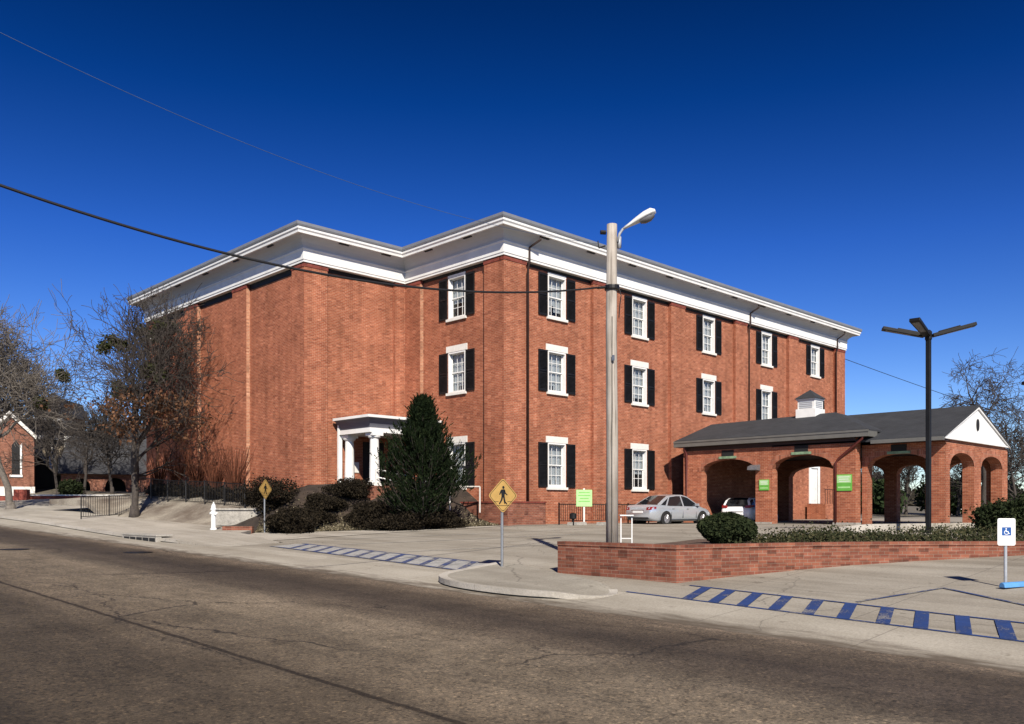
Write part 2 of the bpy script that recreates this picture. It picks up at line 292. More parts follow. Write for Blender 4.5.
# ------------------------------------------------------------------ mesh helpers
class MB:
    def __init__(s): s.v = []; s.f = []
    def quad(s, *p):
        i = len(s.v); s.v += [tuple(q) for q in p]; s.f.append(tuple(range(i, i+len(p)))); return s
    def box(s, x0, y0, z0, x1, y1, z1):
        if x0 > x1: x0, x1 = x1, x0
        if y0 > y1: y0, y1 = y1, y0
        if z0 > z1: z0, z1 = z1, z0
        i = len(s.v)
        s.v += [(x0,y0,z0),(x1,y0,z0),(x1,y1,z0),(x0,y1,z0),(x0,y0,z1),(x1,y0,z1),(x1,y1,z1),(x0,y1,z1)]
        for f in ((0,3,2,1),(4,5,6,7),(0,1,5,4),(1,2,6,5),(2,3,7,6),(3,0,4,7)): s.f.append(tuple(i+k for k in f))
        return s
    def prism(s, poly, fn, t0, t1):
        """poly: 2D outline, fn(u, v, t) -> 3D; solid between t0 and t1"""
        i = len(s.v); n = len(poly)
        s.v += [fn(u, v, t0) for u, v in poly] + [fn(u, v, t1) for u, v in poly]
        s.f.append(tuple(i+k for k in reversed(range(n)))); s.f.append(tuple(i+n+k for k in range(n)))
        for k in range(n):
            a, b = i+k, i+(k+1) % n; s.f.append((a, b, b+n, a+n))
        return s
    def tube(s, pts, rad, n=8, cap=True):
        pts = [Vector(p) for p in pts]; m = len(pts)
        rad = rad if isinstance(rad, (list, tuple)) else [rad]*m
        i = len(s.v); ref = None
        for k, p in enumerate(pts):
            t = (pts[min(k+1, m-1)]-pts[max(k-1, 0)]).normalized()
            if ref is None: ref = Vector((0,0,1)) if abs(t.z) < .9 else Vector((1,0,0))
            a = t.cross(ref).normalized(); b_ = t.cross(a).normalized(); ref = a.cross(t) if False else ref
            for q in range(n):
                an = 2*PI*q/n; s.v.append(tuple(p+(a*math.cos(an)+b_*math.sin(an))*rad[k]))
        for k in range(m-1):
            for q in range(n):
                s.f.append((i+k*n+q, i+k*n+(q+1)%n, i+(k+1)*n+(q+1)%n, i+(k+1)*n+q))
        if cap and n > 2:
            s.f.append(tuple(i+q for q in reversed(range(n)))); s.f.append(tuple(i+(m-1)*n+q for q in range(n)))
        return s
    def lathe(s, prof, cx=0, cy=0, n=20):
        i = len(s.v); m = len(prof)
        for r_, z in prof:
            for q in range(n): s.v.append((cx+r_*math.cos(2*PI*q/n), cy+r_*math.sin(2*PI*q/n), z))
        for k in range(m-1):
            for q in range(n): s.f.append((i+k*n+q, i+k*n+(q+1)%n, i+(k+1)*n+(q+1)%n, i+(k+1)*n+q))
        s.f.append(tuple(i+q for q in reversed(range(n)))); s.f.append(tuple(i+(m-1)*n+q for q in range(n)))
        return s
    def build(s, name, m, parent=None, world=True, smooth=False, uv=True, bevel=0, fix=True):
        me = D.meshes.new(name); off = Vector((0,0,0))
        if parent is not None and world:
            p = parent
            while p is not None: off += p.location; p = p.parent
        me.from_pydata([(x-off.x, y-off.y, z-off.z) for x, y, z in s.v] if off.length else s.v, [], s.f)
        if fix and len(s.f) < 20000:
            b = bmesh.new(); b.from_mesh(me); bmesh.ops.recalc_face_normals(b, faces=b.faces); b.to_mesh(me); b.free()
        if uv and len(s.f) < 20000:
            ul = me.uv_layers.new(name='UVMap').data
            for p in me.polygons:
                nx, ny, nz = abs(p.normal.x), abs(p.normal.y), abs(p.normal.z)
                for li in p.loop_indices:
                    c = me.vertices[me.loops[li].vertex_index].co + off
                    if nz > nx+.02 and nz > ny+.02 and nz > .72:
                        ul[li].uv = (c.y, c.x/max(nz, .5)) if nx > ny else (c.x, c.y/max(nz,.5))
                    elif nx > ny: ul[li].uv = (c.y, c.z)
                    else: ul[li].uv = (c.x, c.z)
        if smooth:
            for p in me.polygons: p.use_smooth = True
        me.materials.append(M[m] if isinstance(m, str) else m)
        o = D.objects.new(name, me); COL.objects.link(o)
        if parent is not None: o.parent = parent
        if bevel:
            bv = o.modifiers.new('bevel', 'BEVEL'); bv.width = bevel; bv.segments = 2; bv.limit_method = 'ANGLE'
        return o
def tag(o, label=None, cat=None, group=None, kind=None):
    if label: o['label'] = label
    if cat: o['category'] = cat
    if group: o['group'] = group
    if kind: o['kind'] = kind
    return o
def thing(name, loc, label, cat, group=None, rz=0):
    o = D.objects.new(name, None); COL.objects.link(o); o.location = loc; o.rotation_euler = (0, 0, rz); o.empty_display_size = .3
    return tag(o, label, cat, group)
def copy_tree(o, parent=None):
    c = o.copy(); COL.objects.link(c); c.parent = parent
    for ch in list(o.children): copy_tree(ch, c)
    return c

# ------------------------------------------------------------------ terrain
def ss(a, b, x):
    t = min(1, max(0, (x-a)/(b-a))); return t*t*(3-2*t)
def h(X, Y):
    r = .024*max(-60, min(90, Y))
    if X <= 11.35: return r
    t = min(1, (X-11.35)/15.25)
    top = 1.25+1.2*ss(30, 55, Y)
    if Y > 58: top += .045*min(Y-58, 60)
    return r+(top-r)*t
def sheet(name, poly, off, m, res=1.0, hf=h, skirt=0, parent=None):
    bm = bmesh.new(); bm.faces.new([bm.verts.new((x, y, 0)) for x, y in poly])
    xs = [p[0] for p in poly]; ys = [p[1] for p in poly]
    def cuts(a, b, extra):
        k = math.ceil(a/res)*res; o = []
        while k < b: o.append(k); k += res
        return sorted(set(o+[e for e in extra if a < e < b]))
    for c in cuts(min(xs), max(xs), (11.35, 26.6)):
        bmesh.ops.bisect_plane(bm, geom=bm.verts[:]+bm.edges[:]+bm.faces[:], plane_co=(c,0,0), plane_no=(1,0,0), dist=1e-5)
    for c in cuts(min(ys), max(ys), ()):
        bmesh.ops.bisect_plane(bm, geom=bm.verts[:]+bm.edges[:]+bm.faces[:], plane_co=(0,c,0), plane_no=(0,1,0), dist=1e-5)
    bmesh.ops.triangulate(bm, faces=[f for f in bm.faces if len(f.verts) > 4])
    for v in bm.verts: v.co.z = hf(v.co.x, v.co.y)+off
    bmesh.ops.recalc_face_normals(bm, faces=bm.faces)
    if sum(f.normal.z for f in bm.faces) < 0: bmesh.ops.reverse_faces(bm, faces=bm.faces)
    if skirt:
        be = [e for e in bm.edges if e.is_boundary]
        r = bmesh.ops.extrude_edge_only(bm, edges=be)
        for v in [g for g in r['geom'] if isinstance(g, bmesh.types.BMVert)]: v.co.z -= skirt
        bmesh.ops.recalc_face_normals(bm, faces=bm.faces)
    me = D.meshes.new(name); bm.to_mesh(me); bm.free(); me.materials.append(M[m])
    o = D.objects.new(name, me); COL.objects.link(o); o.parent = parent
    return o
def struct(o): o['kind'] = 'structure'; return o
# ground: one large sheet to the horizon, fine near the camera
gx = sorted(set([-1500, -600, -250, -100, -50, -20, -10, -4]+list(range(0, 72, 2))+[11.35, 26.6, 80, 100, 130, 200, 350, 700, 1500, 2500]))
gy = sorted(set([-1500, -600, -250, -100, -60, -30, -15, -8, -4]+list(range(0, 96, 2))+[110, 118, 140, 200, 350, 700, 1500, 2500]))
g = MB(); g.v = [(x, y, h(x, y)-.07-(.0 if max(abs(x), abs(y)) < 150 else 1.5)) for y in gy for x in gx]
nx_ = len(gx)
g.f = [(j*nx_+i, j*nx_+i+1, (j+1)*nx_+i+1, (j+1)*nx_+i) for j in range(len(gy)-1) for i in range(nx_-1)]
struct(g.build('ground', 'dirt', uv=False))
struct(sheet('road', [(-4, -40), (11.35, -40), (11.35, 120), (-4, 120)], 0, 'asphalt', 2))
struct(sheet('parking_lot', [(11.35, -40), (75, -40), (75, 27.95), (26.3, 27.95), (19.6, 31.5), (15.9, 31.5), (15.4, 27.2), (11.35, 27.2)], -.004, 'lot', 1))
struct(sheet('driveway_apron', [(11.352, -40), (13.1, -40), (13.25, 10), (13.5, 14.7), (13.6, 25.7), (12.9, 30), (12.75, 34), (13.2, 45), (13.4, 60), (11.352, 60)], .001, 'apron', 1))
# raised walk with its kerb, left of the entrance
def walk_h(x, y): return h(x, y)+.13*ss(27.0, 30.5, y)
struct(sheet('sidewalk', [(12.9, 27.3), (15.3, 27.3), (15.9, 31.4), (17.2, 32.8), (17.2, 36), (16.6, 46), (21, 56), (21, 75), (13.5, 75), (13.2, 45), (12.75, 34), (12.75, 30)], .006, 'concrete', 1, walk_h, .3))
kp = [(12.86, 29.5), (12.7, 31.5), (12.65, 34), (12.85, 39), (13.1, 45), (13.3, 60), (13.4, 75)]
kb = MB()
def kerb_strip(mb, path, hf, hh, wd=.16):
    """rounded kerb swept along a ground path"""
    n = len(path); ring = [(-wd/2, -.1), (-wd/2+.01, hh*.75), (-wd/2+.045, hh), (wd/2, hh+.004), (wd/2, -.1)]
    i0 = len(mb.v)
    for k, (x, y) in enumerate(path):
        ax, ay = path[max(k-1, 0)]; bx, by = path[min(k+1, n-1)]; tx, ty = bx-ax, by-ay; q = math.hypot(tx, ty); px, py = ty/q, -tx/q
        for u, z in ring: mb.v.append((x-px*u, y-py*u, hf(x, y)+z))
    m = len(ring)
    for k in range(n-1):
        for j in range(m-1): mb.f.append((i0+k*m+j, i0+k*m+j+1, i0+(k+1)*m+j+1, i0+(k+1)*m+j))
    mb.f.append(tuple(i0+j for j in range(m))); mb.f.append(tuple(i0+(n-1)*m+j for j in reversed(range(m))))
def dense(path, step=.5, closed=False):
    out = []; p = list(path)+([path[0]] if closed else [])
    for (a, b), (c, d) in zip(p, p[1:]):
        k = max(1, int(math.hypot(c-a, d-b)/step))
        out += [(a+(c-a)*t/k, b+(d-b)*t/k) for t in range(k)]
    return out+[p[-1]]
def smooth_path(pts, it=2):
    for _ in range(it):
        o = [pts[0]]
        for (a, b), (c, d) in zip(pts, pts[1:]): o += [(.75*a+.25*c, .75*b+.25*d), (.25*a+.75*c, .25*b+.75*d)]
        pts = o+[pts[-1]]
    return pts
kerb_strip(kb, list(reversed(dense(kp))), walk_h, .008)
k2 = [(x, y) for x, y in dense(kp)]
struct(kb.build('kerb', 'kerb', uv=False))
# light walk edge in front of the planting bank
struct(sheet('walkway', [(15.3, 28.2), (20.9, 27.9), (26.2, 26.7), (27.6, 26.2), (28.4, 26.8), (26.2, 27.3), (22.9, 29.2), (19.9, 31.0), (17.25, 32.7), (15.9, 31.3)], .012, 'concrete', 1))
# island between the two driveway mouths
isl = smooth_path([(14.5, 15.3), (13.5, 15.1), (12.3, 14.9), (11.75, 14.0), (11.65, 12.6), (11.8, 11.4), (12.2, 10.75), (12.75, 10.45), (13.25, 10.75), (13.5, 11.6), (13.85, 12.7), (14.25, 13.9)], 2)
islp = isl+[(14.5, 14.7)]
def isl_h(x, y): return h(x, y)+.004+.125*ss(10.25, 11.3, y-.12*(x-12))
struct(sheet('traffic_island', islp, .0, 'isle', .5, isl_h, skirt=.25))
gd = off_pts = [(x-.17*nx, y-.17*ny) for (x, y), (nx, ny) in zip(isl, [((-(isl[min(k+1, len(isl)-1)][1]-isl[max(k-1, 0)][1])), (isl[min(k+1, len(isl)-1)][0]-isl[max(k-1, 0)][0])) for k in range(len(isl))])] if False else None
ik = MB(); kerb_strip(ik, list(reversed(dense(isl[:int(len(isl)*.72)], .3))), isl_h, .008, .2); struct(ik.build('island_kerb', 'kerb', uv=False, smooth=False))
# markings
def strip(name, a, b, wd, m, off=.008):
    (ax, ay), (bx, by) = a, b; q = math.hypot(bx-ax, by-ay); nx, ny = -(by-ay)/q*wd/2, (bx-ax)/q*wd/2
    return struct(sheet(name, [(ax+nx, ay+ny), (bx+nx, by+ny), (bx-nx, by-ny), (ax-nx, ay-ny)], off, m, 1.0))
def lerp2(a, b, t): return (a[0]+(b[0]-a[0])*t, a[1]+(b[1]-a[1])*t)
A0, A1 = (14.25, 26.0), (13.55, 14.9); B0, B1 = (15.45, 26.0), (14.95, 15.45)
struct(sheet('crossing_infill', [A0, A1, B1, B0], .005, 'pale_fill', 1))
strip('crossing_line', A0, A1, .11, 'blue_worn', .009); strip('crossing_line', B0, B1, .10, 'blue_worn', .009)
for k in range(13):
    ya = 15.0+k*.8; yb = ya+1.0
    strip('crossing_bar', lerp2(A0, A1, (26-ya)/11.1), lerp2(B0, B1, (26-yb)/10.55), .17, 'blue_worn', .0125)
C0, C1_ = (13.3, 10.5), (12.85, 0.0); E0, E1 = (14.62, 9.95), (14.0, 0.0)
strip('crossing_line', C0, C1_, .075, 'blue', .009); strip('crossing_line', E0, E1, .06, 'blue', .009)
for px_t in (8.97, 8.41, 7.82, 7.21, 6.6, 6.0, 5.37, 4.81, 4.21, 3.64, 3.1):
    px_t += .1; t = (10.5-px_t)/10.5; t2 = (9.95-px_t-.45)/9.95
    strip('crossing_bar', lerp2(C0, C1_, t), lerp2(E0, E1, max(0, t2)), .2, 'blue', .0125)
strip('stall_line', (14.6, 6.55), (16.74, 5.9), .07, 'blue_worn', .008); strip('stall_line', (16.74, 5.9), (15.2, 3.5), .07, 'blue_worn', .012)
for a, b in (((15.9, 24.6), (23.5, 20.2)), ((17.2, 26.8), (25.5, 22.0)), ((15.6, 20.6), (21.5, 17.3)), ((30, 20), (36, 20.2)), ((29, 17), (36, 17.2)), ((22, 4.3), (27, 7.0))):
    strip('parking_line', a, b, .1, 'faded', .004)
# ------------------------------------------------------------------ planting bank in front of the left wing
edge = [(16.6, 47), (16.9, 40), (17.25, 36), (17.25, 32.7), (19.9, 31.0), (22.9, 29.2), (26.2, 27.3)]
def seg_dist(x, y, path):
    best = 1e9
    for (a, b), (c, d) in zip(path, path[1:]):
        q = (c-a)**2+(d-b)**2; t = max(0, min(1, ((x-a)*(c-a)+(y-b)*(d-b))/q)); best = min(best, math.hypot(x-a-t*(c-a), y-b-t*(d-b)))
    return best
def bank_h(x, y):
    d = seg_dist(x, y, edge)
    amp = 1.15+.75*ss(28, 31.5, y)-.85*ss(34.5, 38, y)-.25*ss(42, 53, y)
    return h(x, y)+amp*ss(0, 3.9, d)+.05*math.sin(x*2.3)*math.sin(y*1.9)*min(1, d)
struct(sheet('planting_bank', [(17.25, 36), (17.25, 32.7), (19.9, 31.0), (22.9, 29.2), (26.2, 27.3), (27.2, 27.6), (27.2, 35.6), (21.3, 35.6), (21.3, 36.6), (17.25, 36.6)], .008, 'mulch', .6, bank_h, .3))
struct(sheet('dry_lawn', [(17.2, 36.6), (21.3, 36.6), (21.3, 56), (16.3, 56), (16.6, 46)], .01, 'dry_grass', .6, bank_h, .3))

# ------------------------------------------------------------------ main building
X0, X1, XL = 26.6, 60.2, 20.86
Y0, YM, Y1 = 27.84, 35.0, 53.1
REC = .2; ZT = 13.35; ZB = .4
bld = thing('brick_building', (X0, Y0, 1.25), 'three-storey red brick building with white cornice and black shuttered windows', 'building')
wins = [30.13, 36.5, 43.0, 49.5, 55.95]
ROWS = [(2.98, 2.09, True), (7.46, 1.93, True), (10.98, 1.97, False)]
WW = 1.22
def wall_x(mb, y, x0, x1, z0, z1, holes, sgn=1, dep=.34):
    """wall facing -y (front at y) with rectangular holes (x0,x1,z0,z1)"""
    xs = sorted(set([x0, x1]+[q for hh in holes for q in hh[:2]])); zs = sorted(set([z0, z1]+[q for hh in holes for q in hh[2:]]))
    for a, b in zip(xs, xs[1:]):
        for c, d in zip(zs, zs[1:]):
            mx, mz = (a+b)/2, (c+d)/2
            if any(q[0] < mx < q[1] and q[2] < mz < q[3] for q in holes): continue
            mb.quad((a, y, c), (b, y, c), (b, y, d), (a, y, d))
    for a, b, c, d in holes:
        mb.quad((a, y, c), (a, y+dep, c), (a, y+dep, d), (a, y, d)); mb.quad((b, y, c), (b, y, d), (b, y+dep, d), (b, y+dep, c))
        mb.quad((a, y, d), (a, y+dep, d), (b, y+dep, d), (b, y, d)); mb.quad((a, y, c), (b, y, c), (b, y+dep, c), (a, y+dep, c))
def swapxy(mb0):
    m2 = MB(); m2.v = [(y, x, z) for x, y, z in mb0.v]; m2.f = list(mb0.f); return m2
wall = MB()
holes = [(x+.12-WW/2, x+.12+WW/2, z, z+H) for x in wins[:4] for z, H, _ in ROWS]+[(wins[4]+.12-WW/2, wins[4]+.12+WW/2, z, z+H) for z, H, _ in ROWS[1:]]+[(wins[4]-.55, wins[4]+.55, 2.3, 4.75)]
wall_x(wall, Y0+REC, X0+.3, X1-.05, ZB, ZT, holes)
YA = 31.25
t = MB(); wall_x(t, X0+REC, Y0+.3, YM+.3, ZB, ZT, [(YA-WW/2, YA+WW/2, z, z+H) for z, H, _ in ROWS]); t = swapxy(t); o_ = len(wall.v); wall.v += t.v; wall.f += [tuple(i+o_ for i in f) for f in t.f]
wall_x(wall, YM+REC, XL+.3, X0+REC, ZB, ZT, [])
t = MB(); wall_x(t, XL+REC, YM+.3, Y1, ZB, ZT, []); t = swapxy(t); o_ = len(wall.v); wall.v += t.v; wall.f += [tuple(i+o_ for i in f) for f in t.f]
wall.quad((X1, Y0+.1, ZB), (X1, Y1, ZB), (X1, Y1, ZT), (X1, Y0+.1, ZT)); wall.quad((XL+REC, Y1, ZB), (X1, Y1, ZB), (X1, Y1, ZT), (XL+REC, Y1, ZT))
wall.build('wall', 'brick', bld, fix=False)
def pil(x0, y0, x1, y1):
    p = MB(); p.box(x0, y0, ZB, x1, y1, 13.02); o = p.build('pilaster', 'brick', bld)
    c = MB(); c.box(x0-.025, y0-.025, 13.02, x1+.025, y1+.025, 13.3); c.build('shade_band', 'brick_dark_red', o)  # darker red band paints the frieze's shade on the pilaster top
    return o
pil(X0, Y0, 28.0, Y0+REC+.02); 
for a, b in ((32.7, 34.0), (39.2, 40.5), (45.7, 47.0), (52.15, 53.4), (58.75, X1)): pil(a, Y0, b, Y0+REC+.02)
pil(X0, Y0+REC+.024, X0+REC+.02, Y0+1.3); pil(X0, 33.8, X0+REC+.02, YM+.1)
pil(XL, YM, 22.1, YM+REC+.02); pil(XL, YM+REC+.024, XL+REC+.02, 36.1); pil(26.0, YM, X0-.003, YM+REC+.02)
for a, b in ((40.5, 42.0), (46.1, 47.7), (51.7, Y1)): pil(XL, a, XL+REC+.02, b)
M['sunlit_edge'] = brick_mat('sunlit_edge_brick', (.50, .24, .14), (.42, .17, .10), (.5, .38, .28), dark=.6)  # paler brick tone, sunlight painted into the pilaster returns
def top_strip(x0, y0, x1, y1, z=12.93):
    v = MB(); v.box(x0, y0, z, x1, y1, 13.2); v.build('panel_top_strip', 'black', bld)  # thin black strip across the top of a recessed panel
for a, b in ((28.02, 32.68), (34.02, 39.18), (40.52, 45.68), (47.02, 52.13), (53.42, 58.73)): top_strip(a, Y0+REC-.03, b, Y0+REC-.002, 13.06)
top_strip(X0+REC-.03, Y0+1.32, X0+REC-.002, 33.78, 13.06); top_strip(22.12, YM+REC-.03, 25.98, YM+REC-.002, 13.02)
for a, b in ((36.12, 40.48), (42.02, 46.08), (47.72, 51.68)): top_strip(XL+REC-.03, a, XL+REC-.002, b)
def pedge(x0, y, x1):
    v = MB(); v.box(x0, y-.012, ZB, x1, y-.002, 13.0); v.build('pilaster_sunlit_edge', 'sunlit_edge', bld)
for y_ in (40.5, 46.1, 51.7): pedge(XL+.003, y_, XL+REC-.003)
pedge(X0+.003, 33.8, X0+REC-.003)
# cornice swept round the outline
OUT = [(X0, Y0), (X1, Y0), (X1, Y1), (XL, Y1), (XL, YM), (X0, YM)]
def offs(o):
    r_ = []
    n = len(OUT)
    for k in range(n):
        a, b, c = OUT[k-1], OUT[k], OUT[(k+1) % n]
        d1 = Vector((b[0]-a[0], b[1]-a[1])).normalized(); d2 = Vector((c[0]-b[0], c[1]-b[1])).normalized()
        n1 = Vector((d1.y, -d1.x)); n2 = Vector((d2.y, -d2.x)); r_.append((b[0]+o*(n1.x+n2.x), b[1]+o*(n1.y+n2.y)))
    return r_
def sweep(prof, closed=False):
    mb = MB(); n = len(OUT)
    for o, z in prof: mb.v += [(x, y, z) for x, y in offs(o)]
    m = len(prof)
    for k in range(m if closed else m-1):
        for j in range(n): mb.f.append((k*n+j, k*n+(j+1) % n, ((k+1) % m)*n+(j+1) % n, ((k+1) % m)*n+j))
    return mb
cor = sweep([(-.35, 13.21), (.07, 13.21), (.07, 13.30), (.10, 13.32), (.10, 13.74), (.14, 13.78), (.14, 13.83), (.1, 13.84), (-.3, 13.84)], True).build('frieze', 'white', bld)
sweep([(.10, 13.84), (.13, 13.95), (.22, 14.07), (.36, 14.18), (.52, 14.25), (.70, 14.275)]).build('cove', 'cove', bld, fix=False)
sweep([(.64, 14.262), (.74, 14.262), (.75, 14.36), (.80, 14.42), (.80, 14.53), (.64, 14.53)], True).build('crown_moulding', 'white', bld)
sweep([(.60, 14.533), (.83, 14.533), (.86, 14.60), (.86, 14.72), (.60, 14.72)], True).build('gutter', 'flash', bld)
rf = MB(); o5 = offs(.62)
rf.v = [(x, y, 14.70) for x, y in o5]; o6 = offs(-5.0); rf.v += [(x, y, 15.75) for x, y in o6]; n6 = len(o5)
rf.f = [(j, (j+1) % n6, n6+(j+1) % n6, n6+j) for j in range(n6)]+[tuple(n6+j for j in range(n6))]
rf.build('roof', 'shingle', bld)
vents = [((x, Y0-.60), 0) for x in np.arange(28.6, 59, 3.2)]+[((X0-.60, y), 1) for y in (29.6, 32.4)]+[((x, YM-.60), 0) for x in (22.6, 25.0)]+[((XL-.60, y), 1) for y in np.arange(37, 52, 3.4)]
for (x, y), q in vents:
    v = MB(); a, b = (.05, .26) if q else (.26, .05); v.box(x-a, y-b, 14.215, x+a, y+b, 14.25); v.build('soffit_vent', 'black', bld)
def downspout(x, y, x_g, y_g, zb, m='pipe', zt=13.2):
    p = MB(); p.tube([(x_g, y_g, 14.25), (x_g, y_g, 14.1), (x, y-.16, 13.80), (x, y-.16, 13.3), (x, y-.16, 13.1), (x, y-.06, 12.9), (x, y-.06, zb)], .05, 8); return p.build('downspout', m, bld, smooth=True)
downspout(28.06, Y0, 28.3, Y0-.62, 2.3); downspout(47.12, Y0, 47.3, Y0-.62, 1.3); downspout(58.7, Y0, 58.8, Y0-.62, 1.3)
# windows
def window_parts(row):
    z, H, lint = ROWS[row]; W = WW/2
    fr = MB()
    fr.box(-W+.001, -.03, 0, -W+.055, .28, H); fr.box(W-.055, -.03, 0, W-.001, .28, H); fr.box(-W+.055, -.03, H-.07, W-.055, .28, H-.001); fr.box(-W+.055, -.02, 0.001, W-.055, .28, .05)
    f = fr.build('window', 'white', None, False)
    si = MB(); si.box(-W-.1, -.10, -.12, W+.1, -.004, .0); si.box(-W+.057, -.018, .051, W-.057, .15, .075); si.build('sill', 'stone', f, False)
    if lint: li = MB(); li.box(-W-.14, -.045, H+.004, W+.14, -.003, H+.30); li.build('lintel', 'stone', f, False)
    else: li = MB(); li.box(-W-.02, -.04, H+.004, W+.02, -.003, H+.10); li.build('lintel', 'white', f, False)
    sa = MB(); iw = W-.056; zb_ = .076; zt_ = H-.07; zm = (zb_+zt_)/2
    for (a, b, yy) in ((zm-.02, zt_, .15), (zb_, zm+.02, .185)):
        sa.box(-iw, yy, a, -iw+.045, yy+.03, b); sa.box(iw-.045, yy, a, iw, yy+.03, b); sa.box(-iw+.045, yy, a, iw-.045, yy+.03, a+.05); sa.box(-iw+.045, yy, b-.045, iw-.045, yy+.03, b)
        for k in (1, 2):
            xx = -iw+.045+(2*iw-.09)*k/3; sa.box(xx-.012, yy+.004, a+.05, xx+.012, yy+.028, b-.045)
        hz = (a+b)/2; sa.box(-iw+.045, yy+.006, hz-.012, iw-.045, yy+.026, hz+.012)
    sa.build('sash', 'white', f, False)
    pn = MB(); pn.quad((-iw+.03, .168, zm), (iw-.03, .168, zm), (iw-.03, .168, zt_-.02), (-iw+.03, .168, zt_-.02)); pn.quad((-iw+.03, .202, zb_+.02), (iw-.03, .202, zb_+.02), (iw-.03, .202, zm), (-iw+.03, .202, zm))
    pn.build('pane', 'glass', f, False, fix=False)
    for s in (-1, 1):
        sh = MB(); a, b = W+.07, W+.66; z0, z1 = .0, H-.01
        lo, hi = (a, b) if s > 0 else (-b, -a)
        sh.box(lo, -.065, z0, lo+.06, -.012, z1); sh.box(hi-.06, -.065, z0, hi, -.012, z1)
        for zz in (z0, (z0+z1)/2-.04, z1-.09): sh.box(lo+.06, -.062, zz, hi-.06, -.014, zz+.09)
        k = z0+.11
        while k < z1-.1:
            if abs(k-(z0+z1)/2) > .07: sh.quad((lo+.06, -.055, k-.02), (hi-.06, -.055, k-.02), (hi-.06, -.02, k+.045), (lo+.06, -.02, k+.045))
            k += .06
        sh.box(lo+.05, -.024, z0+.05, hi-.05, -.013, z1-.05)
        sh.build('shutter', 'black', f, False)
    return f
def curtain(f, row, seed):
    z, H, _ = ROWS[row]; rnd = random.Random(seed); c = MB(); W = WW/2-.03
    # room behind: dark back with blind pulled to some height, and curtains at the sides
    c2 = MB(); c2.box(-W, .345, .02, W, .36, H-.02); c2.build('room_back', 'dark', f, False)
    dr = rnd.choice([1, .62, 1, .85, 1, 1]); zb_ = H-.05-(H-.1)*dr
    n = 24
    for k in range(n):
        a = -W+2*W*k/n; b = -W+2*W*(k+1)/n; ya = .27+.02*math.sin(k*1.7); yb = .27+.02*math.sin((k+1)*1.7)
        zz = zb_+(.0 if abs(k-n/2) > n*.2 else rnd.choice([0, 0, .3, .0]))
        c.quad((a, ya, zz), (b, yb, zz), (b, yb, H-.05), (a, ya, H-.05))
    c.build('curtain', 'curtain', f, False, fix=False)
protos = []
for r_ in range(3):
    f = window_parts(r_); f.parent = bld; protos.append(f)
    for k, x in enumerate(wins):
        if r_ == 0 and k == 4: continue
        q = f if k == 0 else copy_tree(f, bld)
        q.location = (x+.12-X0, REC, ROWS[r_][0]-1.25)
    q = copy_tree(f, bld); q.location = (REC, YA-Y0, ROWS[r_][0]-1.25); q.rotation_euler = (0, 0, R(-90))
for k, q in enumerate([o for o in bld.children if o.name.startswith('window')]):
    rr = min(range(3), key=lambda i: abs(ROWS[i][0]-1.25-q.location.z)); 
    curtain(q, rr, k*13+5)
# east end door seen through the arches
dx = wins[4]
df = MB(); df.box(dx-.75, Y0+REC-.06, 2.3, dx-.5, Y0+REC-.003, 4.95); df.box(dx+.5, Y0+REC-.06, 2.3, dx+.75, Y0+REC-.003, 4.95); df.box(dx-.5, Y0+REC-.06, 4.7, dx+.5, Y0+REC-.003, 4.95); dfo = df.build('door_frame', 'white', bld)
db = MB(); db.box(dx-.5, Y0+REC+.02, 2.3, dx+.5, Y0+REC+.07, 4.7)
for z_ in (2.5, 3.3, 4.05): 
    for xx in (-.38, .06): db.box(dx+xx, Y0+REC+.008, z_, dx+xx+.32, Y0+REC+.019, z_+.58)
db.build('door', 'white', dfo)
ld = MB(); ld.box(dx-1.4, Y0-1.3, .8, dx+1.4, Y0-.003, 2.26); ld.build('landing', 'brick', bld)
lr = MB()
for k in range(9): lr.box(dx-1.35+k*.335, Y0-1.26, 2.262, dx-1.33+k*.335, Y0-1.24, 3.2)
lr.box(dx-1.37, Y0-1.27, 3.2, dx+1.38, Y0-1.23, 3.24); lr.build('landing_rail', 'iron', bld)
# retaining plinth at the corner
pw = MB(); pw.prism([(26.0, 26.95), (28.35, 26.95), (28.35, 27.83), (26.597, 27.83), (26.597, 30.6), (26.0, 30.6)], lambda u, v, t: (u, v, t), .9, 2.22)
o = thing('corner_planter_wall', (27, 27.2, 1.2), 'low dark red brick wall wrapping the foot of the building corner', 'wall')
pw.build('brickwork', 'brick_wall', o)
cp = MB(); cp.prism([(25.97, 26.92), (28.38, 26.92), (28.38, 27.825), (26.592, 27.825), (26.592, 30.63), (25.97, 30.63)], lambda u, v, t: (u, v, t), 2.222, 2.29); cp.build('coping', 'brick_dark_red', o)
# ------------------------------------------------------------------ portico in the inner corner
PX0, PX1, PY0, PY1 = 22.7, X0-.004, 32.45, YM-.004
por = D.objects.new('portico', None); COL.objects.link(por); por.parent = bld; por.location = (PX0-X0, PY0-Y0, 1.7)
fl = MB(); fl.box(PX0-.2, PY0-.3, 1.2, PX1, PY1, 3.0); fl.build('porch_floor', 'brick_wall', por)
ent = MB(); ent.box(PX0-.05, PY0-.05, 5.42, PX1, PY1, 5.62); ent.build('architrave', 'white', por)
cv = MB()
ring = [(.0, 5.623), (.03, 5.75), (.09, 5.9), (.18, 6.02), (.3, 6.06)]
for o_, z in ring: cv.v += [(PX0-o_, PY1, z), (PX0-o_, PY0-o_, z), (PX1, PY0-o_, z)]
for k in range(len(ring)-1):
    for j in range(2): cv.f.append((k*3+j, k*3+j+1, k*3+4+j, k*3+3+j))
cv.build('cove', 'portico_grey', por, fix=False)
